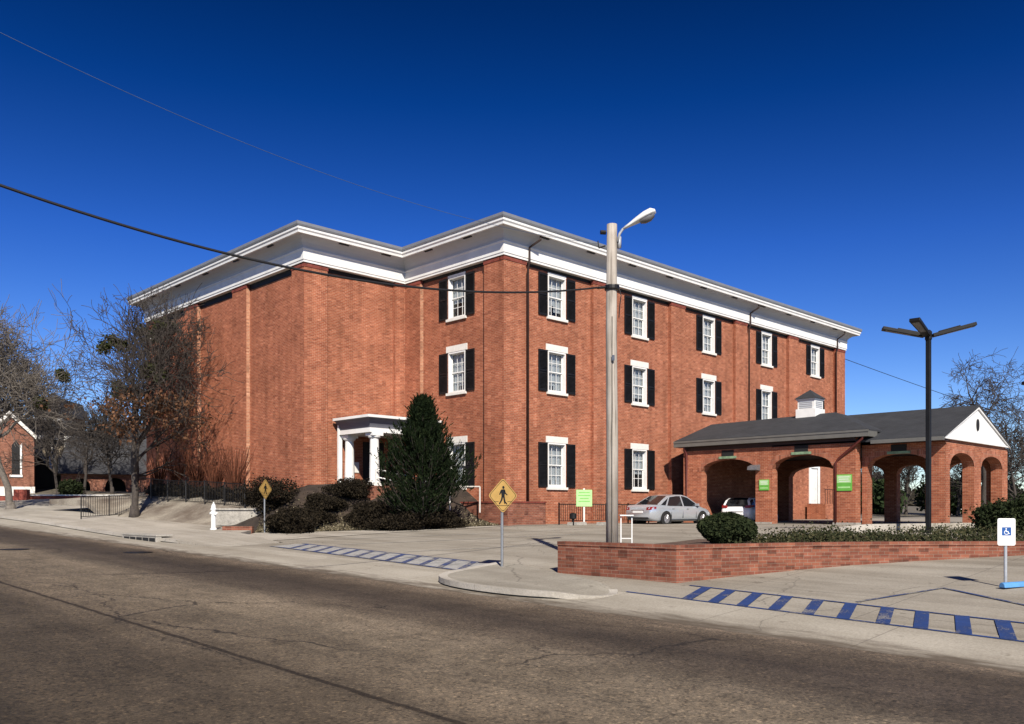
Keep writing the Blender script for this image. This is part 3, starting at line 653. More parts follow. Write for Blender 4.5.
ct = MB(); ct.prism([(PX0-.33, PY1), (PX0-.33, PY0-.33), (PX1, PY0-.33), (PX1, PY1)], lambda u, v, t: (u, v, t), 6.063, 6.18); ct.build('roof_edge', 'white', por)
def column(x, y, rr=.2):
    c = MB(); c.box(x-.28, y-.28, 3.003, x+.28, y+.28, 3.12); c.lathe([(rr+.06, 3.122), (rr+.06, 3.2), (rr+.01, 3.24), (rr, 3.3), (rr*.86, 5.1), (rr*.9, 5.15), (rr+.05, 5.2), (rr+.07, 5.27)], x, y, 20); c.box(x-.29, y-.29, 5.272, x+.29, y+.29, 5.417)
    return c.build('column', 'white', por, smooth=False)
column(23.05, 34.62, .23); column(23.05, 32.62, .23); column(25.9, 32.62, .23)
pp = MB(); pp.box(22.62, YM-.12, 3.0, 22.82, YM-.003, 6.05); pp.build('pilaster', 'white', por)
dd = MB(); dd.box(24.2, YM+REC-.05, 3.0, 25.4, YM+REC-.003, 5.2); dd.build('door', 'dark', por)
nb = MB(); nb.box(23.45, YM+REC-.04, 3.7, 23.95, YM+REC-.003, 4.2); nb.build('notice_board', 'stone', por)
hr = MB()
for q in ((22.9, 32.3), (24.4, 31.1)): hr.box(q[0]-.03, q[1]-.03, 2.4, q[0]+.03, q[1]+.03, 3.75 if q[0] < 23.5 else 3.35)
hr.tube([(22.9, 32.3, 3.75), (24.4, 31.1, 3.35)], .035, 6); hr.tube([(22.9, 32.3, 3.4), (24.4, 31.1, 3.0)], .03, 6); hr.build('handrail', 'white', por)
hr2 = MB()
for q, zt in (((25.1, 29.75), 2.95), ((25.45, 28.15), 2.93)): hr2.box(q[0]-.022, q[1]-.022, 1.8, q[0]+.022, q[1]+.022, zt)
hr2.tube([(25.1, 29.75, 2.95), (25.45, 28.15, 2.93)], .035, 6); hr2.build('handrail', 'stone', por)
# ------------------------------------------------------------------ drive-through (arcaded canopy)
pc = thing('arcaded_canopy', (42.8, 20, 1.25), 'brick drive-through canopy with wide arches, grey hipped roof and white gable', 'canopy')
SPR, CRN = 3.88, 4.45; XF = 38.25
def arch_wall(mb, fn, u0, u1, z0, z1, ops, thick):
    """fn(u, z, t): t depth 0..thick; ops: (a, b, spring, crown)"""
    def q(p): mb.quad(*[fn(*x) for x in p])
    cur = u0
    for a, b, s, c in sorted(ops)+[(u1, u1, 0, 0)]:
        if a > cur:
            for t in (0, thick): q([(cur, z0, t), (a, z0, t), (a, z1, t), (cur, z1, t)])
        if b > a:
            N = 18; xs = [a+(b-a)*k/N for k in range(N+1)]; zs = [s+(c-s)*math.sqrt(max(0, 1-(2*k/N-1)**2)) for k in range(N+1)]
            for k in range(N):
                for t in (0, thick): q([(xs[k], zs[k], t), (xs[k+1], zs[k+1], t), (xs[k+1], z1, t), (xs[k], z1, t)])
                q([(xs[k], zs[k], 0), (xs[k], zs[k], thick), (xs[k+1], zs[k+1], thick), (xs[k+1], zs[k+1], 0)])
            for e in (a, b): q([(e, z0, 0), (e, z0, thick), (e, s, thick), (e, s, 0)])
        cur = b
    for e in (u0, u1): q([(e, z0, 0), (e, z0, thick), (e, z1, thick), (e, z1, 0)])
    q([(u0, z1, 0), (u0, z1, thick), (u1, z1, thick), (u1, z1, 0)])
def arch_ring(mb, fn, a, b, s, c, wd=.28, pr=.012):
    N = 18; i = len(mb.v)
    for k in range(N+1):
        u = 2*k/N-1; cu = (a+b)/2; x = cu+(b-a)/2*u; z = s+(c-s)*math.sqrt(max(0, 1-u*u))
        nx, nz = u*(c-s)/((b-a)/2), math.sqrt(max(0, 1-u*u)); 
        nx, nz = (u/((b-a)/2), math.sqrt(max(0, 1-u*u))/(c-s)); q = math.hypot(nx, nz); nx, nz = nx/q, nz/q
        for xx, zz, t in ((x, z, -pr), (x+nx*wd, z+nz*wd, -pr), (x+nx*wd, z+nz*wd, .03), (x, z, .03)): mb.v.append(fn(xx, zz, t))
    for k in range(N):
        for j in range(4): mb.f.append((i+k*4+j, i+k*4+(j+1) % 4, i+(k+1)*4+(j+1) % 4, i+(k+1)*4+j))
PZ = 1.28
def fx(X, sg=1): return lambda u, z, t: (X+sg*t, u, z)
def fy(Y, sg=1): return lambda u, z, t: (u, Y+sg*t, z)
pwm = MB()
front = [(18.25, 21.3, SPR, 4.5), (22.2, 25.3, SPR, CRN)]
arch_wall(pwm, fx(XF), 17.2, 26.4, PZ-.5, 5.2, front, .5)
right_ = [(14.25, 16.95, SPR, 4.4)]
arch_wall(pwm, fx(38.9), 13.6, 17.197, PZ-.5, 4.84, right_, .5)
gab = [(39.4, 42.4, 3.88, 4.42), (43.3, 46.3, 3.88, 4.42)]
arch_wall(pwm, fy(13.602), 39.402, 46.6, PZ-.5, 4.93, gab, .5)
arch_wall(pwm, fx(47.1, -1), 13.6, 26.4, PZ-.5, 4.9, [(14.4, 16.3, 3.8, 4.3), (17.3, 18.75, 3.8, 4.25), (19.4, 21.2, 3.8, 4.3), (21.8, 24.9, 3.8, 4.35)], .5)
pwm.box(38.902, 26.0, PZ-.5, 46.598, 26.398, 4.9)
pwm.build('wall', 'brick', pc, fix=False)
for a, b, s, c in front: r_ = MB(); arch_ring(r_, fx(XF), a, b, s, c); r_.build('arch', 'brick_arch', pc)
for a, b, s, c in right_: r_ = MB(); arch_ring(r_, fx(38.9), a, b, s, c); r_.build('arch', 'brick_arch', pc)
for a, b, s, c in gab: r_ = MB(); arch_ring(r_, fy(13.602), a, b, s, c); r_.build('arch', 'brick_arch', pc)
st_ = MB(); st_.box(45.2, 19.0, .9, 46.0, 19.35, 2.2); 
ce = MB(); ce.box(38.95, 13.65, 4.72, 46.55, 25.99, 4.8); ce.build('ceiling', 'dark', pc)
RZ = 6.65; RX = 42.5; XF = 38.25; RXL = 41.5
def slab(mb, xe, ze, xr, zr, y0, y1, th=.1):
    mb.prism([(xe, ze), (xr, zr), (xr, zr-th), (xe, ze-th)], lambda u, v, t: (u, t, v), y0, y1)
r1 = MB()
E1, E2, E3, E4, T1, T2 = (38.0, 26.8, 5.5), (38.0, 16.5, 5.5), (47.9, 16.5, 5.5), (47.9, 26.8, 5.5), (RXL, 26.8, 6.62), (RXL, 19.7, 6.74)
r1.quad(E1, E2, T2, T1); r1.quad(E2, E3, T2); r1.quad(E3, E4, T1, T2); r1.quad(E4, E1, T1); r1.quad(*[(x, y, z-.08) for x, y, z in (E1, E2, E3, E4)])
for p_, q_ in ((E1, E2), (E2, E3), (E3, E4), (E4, E1)): r1.quad(p_, q_, (q_[0], q_[1], q_[2]-.08), (p_[0], p_[1], p_[2]-.08))
r1.build('hipped_roof', 'shingle', pc)
r2 = MB(); slab(r2, 38.22, 5.02, RX, RZ, 13.42, 21.3, .09); slab(r2, 47.0, 5.02, RX, RZ, 13.42, 21.3, .09); r2.build('gable_roof', 'shingle', pc)
gt = MB(); gt.box(37.93, 16.5, 5.17, 38.06, 26.8, 5.46); gt.box(37.90, 16.47, 5.38, 37.93, 26.8, 5.47); gt.box(38.062, 16.5, 5.17, 38.9, 16.6, 5.42); gt.build('gutter', 'gutter', pc)
gt = MB(); gt.box(38.15, 13.42, 4.84, 38.26, 16.49, 5.0); gt.build('gutter', 'gutter', pc)
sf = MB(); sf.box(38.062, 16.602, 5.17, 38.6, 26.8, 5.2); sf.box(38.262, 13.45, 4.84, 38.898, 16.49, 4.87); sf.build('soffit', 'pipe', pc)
fb = MB(); fb.box(XF-.03, 17.2, 4.95, XF-.003, 26.4, 5.168); fb.build('soffit_shade_board', 'pipe', pc)  # dark board added as the soffit's shadow on the wall top
pd = MB(); pd.prism([(38.5, 5.0), (46.8, 5.0), (RX, 6.53)], lambda u, v, t: (u, t, v), 13.5, 13.6); pdo = pd.build('pediment', 'white', pc)
rk = MB(); rk.prism([(38.2, 4.9), (38.2, 4.96), (RX, 6.58), (47.0, 4.96), (47.0, 4.9), (RX, 6.47)], lambda u, v, t: (u, t, v), 13.43, 13.497); rk.box(38.5, 13.46, 4.93, 46.8, 13.598, 4.998); rk.build('rake_board', 'white', pdo)
ov = MB(); ov.prism([(RX+.16*math.cos(a), 5.75+.27*math.sin(a)) for a in np.linspace(0, 2*PI, 18, endpoint=False)], lambda u, v, t: (u, t, v), 13.46, 13.497); ov.build('vent', 'dark', pdo)
cu = D.objects.new('cupola', None); COL.objects.link(cu); cu.parent = pc; cu.location = (0, 1.0, 5.4)
CX, CY = RXL, 21.0
cb = MB(); cb.box(CX-.52, CY-.52, 6.3, CX+.52, CY+.52, 6.98); cb.box(CX-.45, CY-.45, 6.982, CX+.45, CY+.45, 7.42); cb.box(CX-.5, CY-.5, 7.422, CX+.5, CY+.5, 7.5); cb.build('base', 'white', cu)
lv = MB()
for k in range(4): lv.box(CX-.475, CY-.34, 7.03+k*.09, CX-.453, CY+.34, 7.075+k*.09); lv.box(CX-.34, CY-.475, 7.03+k*.09, CX+.34, CY-.453, 7.075+k*.09)
lv.build('louvre', 'cove', cu)
cr_ = MB(); q4 = [(CX-.58, CY-.58, 7.5), (CX+.58, CY-.58, 7.5), (CX+.58, CY+.58, 7.5), (CX-.58, CY+.58, 7.5)]
for k in range(4): cr_.quad(q4[k], q4[(k+1) % 4], (CX, CY, 7.98))
cr_.quad(*q4[::-1]); cr_.build('roof', 'shingle', cu)
for (X, yc, z) in ((XF, 23.75, 4.60), (XF, 19.8, 4.64), (38.9, 15.55, 4.5)):
    v = MB(); v.box(X-.03, yc-.34, z, X-.003, yc+.34, z+.3); vo = v.build('wall_vent', 'dark', pc)
    s_ = MB(); s_.box(X-.05, yc-.5, z-.12, X-.003, yc+.5, z-.002); s_.build('sill', 'patina', vo)
for pts in ([(38.0, 26.2, 5.2), (38.1, 26.2, 5.0), (38.18, 26.15, 4.75), (38.18, 26.15, 1.3)], [(38.0, 16.75, 5.2), (38.02, 16.8, 5.08), (38.18, 17.95, 4.25), (38.18, 18.1, 4.05), (38.18, 18.1, 1.3)]):
    p = MB(); p.tube(pts, .055, 8); p.build('downspout', 'red_pipe', pc, smooth=True)
fxm = MB(); fxm.prism([(0, 4.12), (-.32, 4.02), (-.36, 3.86), (0, 3.82)], lambda u, v, t: (XF-.003+u, t, v), 21.95, 22.45); fxm.build('wall_lamp', 'fixture', pc)
M['drive'] = mat('bounce_dimming_floor', (.045, .042, .038), .9, var=.3, scale=1.5, fine=20)  # dark floor added under the canopy to cut bounced light in the arches
struct(sheet('canopy_bounce_floor', [(38.9, 14.1), (46.5, 14.1), (46.5, 25.9), (38.9, 25.9)], .01, 'drive', 1))
for q in ((XF-.1, 17.15, 38.7, 18.23, .06), (XF-.1, 21.32, 38.7, 22.18, .04), (38.8, 13.5, 47.2, 14.24, .05)):
    bs = MB(); bs.box(q[0], q[1], PZ-.4, q[2], q[3], PZ+q[4]); bs.build('plinth', 'conc_block', pc)

# ------------------------------------------------------------------ brick planter wall and what grows in it
PW = smooth_path([(14.6, 13.5), (14.72, 11.6), (14.76, 10.36)], 0)
PB = [(14.76, 10.36)]+smooth_path([(14.76, 10.36), (16.6, 9.75), (19.1, 8.62), (22.2, 6.1), (26, 2.4), (33, -4.5)], 2)[1:]
path = dense(PW, .5)+dense(PB, .5)[1:]
plw = thing('brick_planter', (14.8, 11, .5), 'long low red brick planter wall curving away to the right of the driveway', 'wall')
def off_path(path, d):
    o = []
    n = len(path)
    for k, (x, y) in enumerate(path):
        ds = []
        for a, b in ((k-1, k), (k, k+1)):
            if a >= 0 and b < n:
                q = math.hypot(path[b][0]-path[a][0], path[b][1]-path[a][1]); ds.append(((path[b][1]-path[a][1])/q, -(path[b][0]-path[a][0])/q))
        nx = sum(q[0] for q in ds)/len(ds); ny = sum(q[1] for q in ds)/len(ds); q = nx*nx+ny*ny
        o.append((x-nx/q*d, y-ny/q*d))
    return o
ZW = 1.24
def planter_ring(path, d0, d1, z0f, z1, name, m):
    mb = MB(); a = off_path(path, d0); b = off_path(path, d1); n = len(a); acc = 0; uvs = []
    for k in range(n):
        mb.v += [(*a[k], z0f(*a[k])), (*a[k], z1), (*b[k], z1), (*b[k], z0f(*b[k]))]
    for k in range(n-1):
        for j in range(3): mb.f.append((k*4+j, k*4+j+1, k*4+5+j, k*4+4+j))
    mb.f.append((0, 1, 2, 3)); e = (n-1)*4; mb.f.append((e+3, e+2, e+1, e))
    o = mb.build(name, m, plw)
    # run the brick pattern along the wall
    L_ = [0]
    for k in range(1, n): L_.append(L_[-1]+math.hypot(path[k][0]-path[k-1][0], path[k][1]-path[k-1][1]))
    ul = o.data.uv_layers[0].data
    for p in o.data.polygons:
        for li in p.loop_indices:
            vi = o.data.loops[li].vertex_index; z = o.data.vertices[vi].co.z; j = vi % 4
            ul[li].uv = (L_[vi//4]+(.25 if j >= 2 and abs(p.normal.z) > .5 else 0), z if abs(p.normal.z) < .5 else (.25 if j >= 2 else 0)+z)
    return o
wal = planter_ring(path, 0, .24, lambda x, y: h(x, y)-.3, ZW-.085, 'brickwork', 'brick_wall')
planter_ring(path, -.02, .26, lambda x, y: ZW-.083, ZW, 'coping', 'brick_wall')
back = [(36, -1.5), (36, 7), (31, 10.5), (26, 11.8), (20.5, 12.6), (14.9, 13.45)]
inner = off_path(path, .22)
struct(sheet('planter_bed', inner+back, 0, 'soil', .8, lambda x, y: 1.15+.05*math.sin(x*1.7)*math.sin(y*2.1)))
bk = MB(); kerb_strip(bk, dense(back, .7), lambda x, y: h(x, y), .25, .2); struct(bk.build('bed_kerb', 'kerb', uv=False))

# ------------------------------------------------------------------ foliage
rng = np.random.default_rng(3)
def leaves(pts, size, name, m, parent=None, jitter=.5, up=0, elong=1.6, dirs=None):
    n = len(pts); pts = np.asarray(pts, float)
    a = rng.normal(size=(n, 3)) if dirs is None else dirs+rng.normal(size=(n, 3))*jitter
    a /= np.linalg.norm(a, axis=1)[:, None]
    b = rng.normal(size=(n, 3)); b -= (b*a).sum(1)[:, None]*a; b /= np.linalg.norm(b, axis=1)[:, None]
    s = size*rng.uniform(.6, 1.35, n)[:, None]
    v = np.empty((n, 4, 3)); v[:, 0] = pts-a*s*elong*.5; v[:, 1] = pts+b*s*.5; v[:, 2] = pts+a*s*elong*.5; v[:, 3] = pts-b*s*.5
    off = np.zeros(3)
    if parent is not None: off = np.array(parent.location)
    me = D.meshes.new(name); me.vertices.add(n*4); me.vertices.foreach_set('co', (v.reshape(-1, 3)-off).ravel())
    me.loops.add(n*4); me.loops.foreach_set('vertex_index', np.arange(n*4, dtype=np.int32)); me.polygons.add(n)
    me.polygons.foreach_set('loop_start', np.arange(0, n*4, 4, dtype=np.int32)); me.polygons.foreach_set('loop_total', np.full(n, 4, np.int32))
    me.update(calc_edges=True); me.materials.append(M[m])
    o = D.objects.new(name, me); COL.objects.link(o)
    if parent is not None: o.parent = parent
    return o
def blob(c, r, n, shell=.35, flat=0, lumps=6, la=.22):
    """points filling a lumpy ellipsoid shell"""
    d = rng.normal(size=(n, 3)); d /= np.linalg.norm(d, axis=1)[:, None]
    lc = rng.normal(size=(lumps, 3)); lc /= np.linalg.norm(lc, axis=1)[:, None]
    bulge = 1-la+la*1.6*np.max(np.clip(d@lc.T, 0, 1)**6, axis=1)
    rad = bulge*(1-shell*rng.random(n)**1.7)
    p = d*rad[:, None]*np.array(r)
    if flat: p[:, 2] = np.where(p[:, 2] < -r[2]*flat, -r[2]*flat*rng.random(n), p[:, 2])
    return p+np.array(c)
def shrub(name, label, cat, c, r, n, size, m, group=None, shell=.5, lumps=8, la=.22, twig='bark'):
    z0 = c[2]-r[2]
    o = thing(name, (c[0], c[1], z0), label, cat, group)
    pp = blob(c, r, n, shell, 0, lumps, la)
    if la > .15:      # unclipped: twigs stick out of the outline
        q = rng.random(n) < .16; pp[q] = np.array(c)+(pp[q]-np.array(c))*rng.uniform(1.0, 1.3, (q.sum(), 1))
    leaves(pp, size, 'foliage', m, o)
    t = MB()
    for k in range(7):
        a = random.random()*6.28; e = (c[0]+math.cos(a)*r[0]*.6, c[1]+math.sin(a)*r[1]*.6, c[2]+r[2]*random.uniform(-.1, .4))
        t.tube([(c[0]+.05*math.cos(a), c[1]+.05*math.sin(a), z0-.1), (c[0]+math.cos(a)*r[0]*.3, c[1]+math.sin(a)*r[1]*.3, c[2]-r[2]*.3), e], [.03, .02, .008], 5)
    t.build('stem', twig, o, uv=False)
    return o
# skeleton trees
def bare_tree(base, height, spread, seed, name, label, cat='tree', m='bark', r0=.22, fork=.28, levels=6, droop=0., lean=(0, 0), twigs=1.0, group=None, nsides=(9, 6, 5, 4, 3, 3, 3), kids=(0, 7, 5, 5, 4, 3), tmin=.009):
    rnd = random.Random(seed); o = thing(name, base, label, cat, group)
    trunk = MB(); crown = MB(); ends = []
    B = Vector(base)
    def branch(p, d, ln, r, lv):
        seg = 5 if lv <= 1 else 4 if lv == 2 else 3
        pts = [p]; q = p.copy(); dd = d.copy()
        for k in range(seg):
            j = Vector((rnd.gauss(0, 1), rnd.gauss(0, 1), rnd.gauss(0, 1)))*(.10 if lv == 0 else .2)
            up = Vector((0, 0, 1))*(.10 if lv < 3 else .05)-Vector((0, 0, 1))*droop*(lv >= 2)
            dd = (dd+j+up).normalized(); q = q+dd*ln/seg; pts.append(q.copy())
        rr = [max(tmin, r*(1-.62*k/seg)) for k in range(seg+1)]
        (trunk if lv == 0 else crown).tube(pts, rr, nsides[lv], cap=False)
        if lv >= levels-2: ends.append((pts[-1], dd.copy(), lv))
        if lv >= levels-1: return
        nk = kids[min(lv+1, len(kids)-1)]; nk = nk+(rnd.random() < .4)
        if lv == 0: nk = kids[1]+3
        for i in range(nk):
            t = (fork+(1-fork)*(i+.5+rnd.uniform(-.3, .3))/nk) if lv == 0 else rnd.uniform(.25, 1.0)
            if i == nk-1: t = 1.0
            k = min(seg-1, int(t*seg)); f = t*seg-k; pp = pts[k].lerp(pts[k+1], f)
            ax = (pts[k+1]-pts[k]).normalized()
            az = rnd.uniform(0, 2*PI)+i*2.4; sidev = ax.orthogonal().normalized(); sidev.rotate(Matrix.Rotation(az, 3, ax))
            an = R(rnd.uniform(35, 62)) if not (i == nk-1) else R(rnd.uniform(5, 22))
            nd = (ax*math.cos(an)+sidev*math.sin(an)); 
            if lv == 0: nd = Vector((nd.x*spread, nd.y*spread, nd.z)).normalized()
            l2 = ln*rnd.uniform(.5, .78)*(1.0 if lv else (.78-.28*(t-fork)/(1-fork)))
            branch(pp, nd, l2, max(.005, rr[k]*rnd.uniform(.52, .70)), lv+1)
    branch(B-Vector((0, 0, .25)), Vector((lean[0], lean[1], 1)).normalized(), height*.62, r0, 0)
    rt = MB()
    trunk.lathe([(r0*1.7, base[2]-.2-0), (r0*1.35, base[2]+.12), (r0*1.02, base[2]+.5)], base[0], base[1], 10)
    trunk.build('trunk', m, o, uv=False, smooth=True, fix=False); crown.build('crown', m, o, uv=False, smooth=True, fix=False)
    return o, ends
# the big oak by the left wing
tb = (17.3, 45.6, 1.62)
oak, ends = bare_tree(tb, 12.3, 1.15, 21, 'oak_tree', 'large bare oak with brown leaves on its low branches beside the left wing', r0=.19, fork=.2, levels=6, kids=(0, 8, 5, 4, 4, 3), tmin=.013)
lowe = [e for e in ends if 3.2 < e[0].z-tb[2] < 6.0 and (e[0]-Vector(tb)).xy.length < 4.4]
pts = []
for p, d, lv in lowe:
    if random.random() < (.85 if p.x < 18.6 and p.y < 49 else .22):
        for k in range(9): pts.append(p+Vector((random.gauss(0, .16), random.gauss(0, .16), random.gauss(-.05, .14))))
leaves(pts, .11, 'dry_leaves', 'leaf_brown', oak)
hi = sorted([e for e in ends if e[0].z-tb[2] > 7.0], key=lambda e: -e[0].z)
def clumps(o, ends, want, seed, zmin):
    rnd = random.Random(seed); c = [e for e in ends if e[0].z > zmin]; rnd.shuffle(c); done = []
    for p, d, lv in c:
        if all((p-q).length > 1.6 for q in done):
            done.append(p); rr = rnd.uniform(.4, .65)
            leaves(np.concatenate([np.array(tuple(p))+rng.normal(size=3)*rr*.45+np.clip(rng.normal(size=(260, 3)), -1.9, 1.9)*rr*rng.uniform(.2, .42) for _ in range(4)]), .11, 'mistletoe', 'mistle', o)
        if len(done) >= want: break
clumps(oak, ends, 5, 4, tb[2]+7.2)
_x, _y = 0.8868*0, 0
t2 = (15.64, 61.5, 1.9)
tr2, ends2 = bare_tree(t2, 13.2, 1.0, 5, 'bare_tree', 'pale-trunked bare tree at the left edge in front of the brick church', m='bark_pale', r0=.23, fork=.36, kids=(0, 7, 5, 4, 4, 3), tmin=.015)
clumps(tr2, ends2, 4, 9, t2[2]+6)
bare_tree((13.0, 92, 3.4), 15, 1.1, 31, 'bare_tree', 'distant bare tree behind the brick church at the far left', r0=.25, levels=6, tmin=.022, group='distant bare trees at the left')
bare_tree((24, 92, 4.6), 14, 1.1, 37, 'bare_tree', 'distant bare tree rising behind the slate-roofed hall', r0=.25, levels=6, tmin=.022, group='distant bare trees at the left')
# tree behind the canopy, right, and more woodland beyond the arches
def P(px, d): r_ = (px-512)/870*d; return (.6977*d+.7163*r_, .7166*d-.6977*r_)
x, y = P(985, 70); bare_tree((x, y, 1.25), 13.8, .35, 11, 'weeping_tree', 'tall bare tree with drooping top behind the white gable', r0=.22, fork=.5, droop=.15, tmin=.016, kids=(0, 3, 4, 4, 4, 3))
k = 0
for px, d, hh, sd_, lb in ((872, 92, 7.5, 41, 'slim bare tree seen through the left part of the wide arch'), (906, 88, 8, 42, 'bare tree seen through the wide arch behind the lamp post'), (958, 84, 9, 43, 'bare tree seen through the left gable arch'),
                       (992, 80, 8.5, 44, 'bare tree seen through the right gable arch'), (1018, 76, 9.5, 45, 'bare tree at the right edge above the dark evergreen bush'), (1040, 88, 11, 46, 'bare tree cut by the right edge of the view, farthest right')):
    x, y = P(px, d); bare_tree((x, y, 1.2), hh, .95, sd_, 'bare_tree', lb, r0=.15, levels=5, fork=.25, group='bare trees beyond the canopy', kids=(0, 6, 5, 5, 4), tmin=.02)
for px, d, rr, lb in ((876, 86, 2.0, 'dark evergreen bush seen low through the wide arch'), (948, 90, 2.2, 'dark evergreen bush seen low through the left gable arch'), (1000, 92, 2.0, 'dark evergreen bush seen low through the right gable arch')):
    x, y = P(px, d); shrub('evergreen_bush', lb, 'bush', (x, y, 1.2+rr*.9), (rr*1.3, rr*1.3, rr), 2500, .3, 'ever', 'evergreen bushes beyond the canopy')
pts = []
for k in range(26000):
    a = random.uniform(-.15, 1.9)      # a wood along the horizon, far behind everything
    d = random.uniform(170, 330); X = math.cos(a-.2)*d*1.0; Y = math.sin(a-.2)*d
    top = 6+3.5*math.sin(a*23)+2.5*math.sin(a*61+1)+(9 if a > 1.35 else 0)*ss(1.35, 1.6, a)
    pts.append((X, Y, random.uniform(0, 1)**.8*max(3, top)))
tag(leaves(pts, 1.5, 'far_wood', 'far_wood'), 'hazy brown winter woodland along the horizon', 'woodland', kind='stuff')
# conifer by the portico
cx, cy = 22.5, 28.42; cz = 1.35
con = thing('pine_tree', (cx, cy, cz), 'dark green young pine in front of the white portico', 'tree')
tk = MB(); tk.tube([(cx, cy, cz-.4), (cx+.03, cy, cz+2.5), (cx-.02, cy+.03, cz+5.0)], [.11, .07, .02], 8); tk.build('trunk', 'bark', con, uv=False)
br = MB(); np_, nd = [], []
rnd = random.Random(12)
for k in range(250):
    t = rnd.random()**1.0; z = cz+.25+t*4.75; az = rnd.uniform(0, 2*PI)
    ln = (3.1*(1-t)**1.08+.13)*rnd.uniform(.55, 1.1); 
    if t < .12: ln *= .8
    d = Vector((math.cos(az), math.sin(az), rnd.uniform(-.05, .25)+t*.7)).normalized(); p = Vector((cx, cy, z)); pts_ = [p.copy()]
    for s in range(7):
        d = (d+Vector((0, 0, .07+.2*s/7))).normalized(); p = p+d*ln/7; pts_.append(p.copy())
    br.tube(pts_, [.022*(1-.8*s/7)+.003 for s in range(8)], 4, False)
    for s in range(2, 8):
        for side in range(5):
            q = pts_[s]; off = Vector((rnd.gauss(0, .13), rnd.gauss(0, .13), rnd.gauss(.03, .09))); dirv = (d+off*2.5+Vector((0, 0, .3))).normalized(); c_ = q+off
            for u in range(11):
                np_.append(c_+dirv*rnd.uniform(-.06, .16)); v = dirv+Vector((rnd.gauss(0, .5), rnd.gauss(0, .5), rnd.gauss(.1, .5))); nd.append(v)
for k in range(26):
    t = rnd.uniform(.25, .95); az = rnd.uniform(0, 2*PI); rr = 2.75*(1-t)**.9*rnd.uniform(.55, 1.0); z = cz+.5+t*4.1
    p0 = Vector((cx+math.cos(az)*rr, cy+math.sin(az)*rr, z)); hh = rnd.uniform(.5, .95)
    br.tube([p0-Vector((math.cos(az)*.3, math.sin(az)*.3, .3)), p0, p0+Vector((0, 0, hh))], [.015, .012, .004], 4, False)
    for u in range(130):
        q = rnd.random(); c_ = p0+Vector((0, 0, hh*q)); aa = rnd.uniform(0, 6.28); np_.append(c_+Vector((math.cos(aa), math.sin(aa), .6))*.05*(1.3-q)); nd.append(Vector((math.cos(aa), math.sin(aa), 1.3)))
br.build('branches', 'bark', con, uv=False, fix=False)
leaves(np_, .032, 'needles', 'leaf_pine', con, jitter=.05, elong=5, dirs=np.array([list(v) for v in nd]))
# shrubs on the bank
for i, (px, py, d, rx, rz, lb, n) in enumerate((
    (290, 510, 35.4, 1.0, .55, 'rounded dull shrub nearest the left crosswalk sign', 7000),
    (272, 489, 38.2, 1.15, .75, 'dark shrub against the left wing brick behind the crosswalk sign', 6000),
    (326, 489, 37.8, .8, .4, 'low dull shrub in the middle of the mulch bank', 5000),
    (374, 496, 37.4, 1.15, .5, 'spreading shrub on the bank below the portico columns', 7000),
    (404, 506, 36.2, 1.05, .42, 'spreading shrub at the left foot of the pine', 7000),
    (441, 510, 36.6, 1.1, .42, 'dark shrub at the right foot of the pine', 6500),
    (384, 501, 36.9, 1.2, .4, 'low spreading shrub among the bank shrubs left of the pine foot', 5000),
    (312, 497, 37.0, .9, .35, 'low flat shrub behind the rounded shrub nearest the left sign', 4000),
    (350, 487, 38.8, 1.05, .42, 'grey-green shrub right under the left portico column', 4500))):
    x, y = P(px, d); z = bank_h(x, y); shrub('bank_shrub', lb, 'shrub', (x, y, z+rz*.72), (rx, rx, rz), int(n*1.6), .055, 'leaf_dull', 'shrubs on the planting bank', .6, 16, .38)
# red twiggy shrubs along the left wing
for i, (px, lb) in enumerate(((158, 'red twiggy shrub nearest the far end of the left wing'), (176, 'red twiggy shrub second from the far end of the left wing'), (197, 'red twiggy shrub in the middle of the left wing'), (215, 'red twiggy shrub second from the dark bank shrub'), (234, 'red twiggy shrub next to the dark bank shrub'))):
    X = 20.1; a = .6977+.7163*(px-512)/870; d = X/a; y = (.7166-.6977*(px-512)/870)*d; z = bank_h(X, y)
    o = thing('twiggy_shrub', (X, y, z), lb, 'shrub', 'leafless shrubs along the left wing'); t = MB(); rnd = random.Random(80+i)
    for k in range(90):
        a_ = rnd.uniform(0, 6.28); l_ = rnd.uniform(1.2, 3.0); dx_, dy_ = math.cos(a_)*rnd.uniform(.1, .45), math.sin(a_)*rnd.uniform(.1, .75)
        t.tube([(X, y, z-.1), (X+dx_*l_*.45, y+dy_*l_*.45, z+l_*.55), (X+dx_*l_*.85+rnd.gauss(0, .06), y+dy_*l_*.85+rnd.gauss(0, .08), z+l_*.95)], [.02, .014, .008], 3, False)
    t.build('stem', 'twig_red', o, uv=False, fix=False)
for i, Y_ in enumerate((38.2, 40.4, 42.6, 44.9, 47.2, 49.5)):
    X_ = 20.15; shrub('foundation_shrub', ['low dark shrub at the near end of the left wing foot', 'low dark shrub second along the left wing foot from the near end', 'low dark shrub third along the left wing foot from the near end', 'low dark shrub fourth along the left wing foot from the near end', 'low dark shrub fifth along the left wing foot, beside the oak', 'low dark shrub at the far end of the left wing foot behind the oak'][i], 'shrub', (X_, Y_, bank_h(X_, Y_)+.3), (.55, 1.1, .42), 3000, .08, 'leaf_dull', 'low shrubs along the left wing foot', .6, 9, .2)
# planter bushes
x, y = P(727, 20.3); shrub('boxwood_ball', 'rounded clipped dark evergreen bush in the brick planter by the silver car', 'bush', (x, y, ZW+.26), (.66, .66, .38), 16000, .05, 'leaf_shrub', None, .45, 10, .12)
x, y = P(1017, 27); shrub('evergreen_bush', 'large dark evergreen bush at the right edge behind the disabled parking sign', 'bush', (x, y, ZW+.42), (1.15, 1.15, .68), 14000, .07, 'leaf_shrub', None, .5, 8, .2)
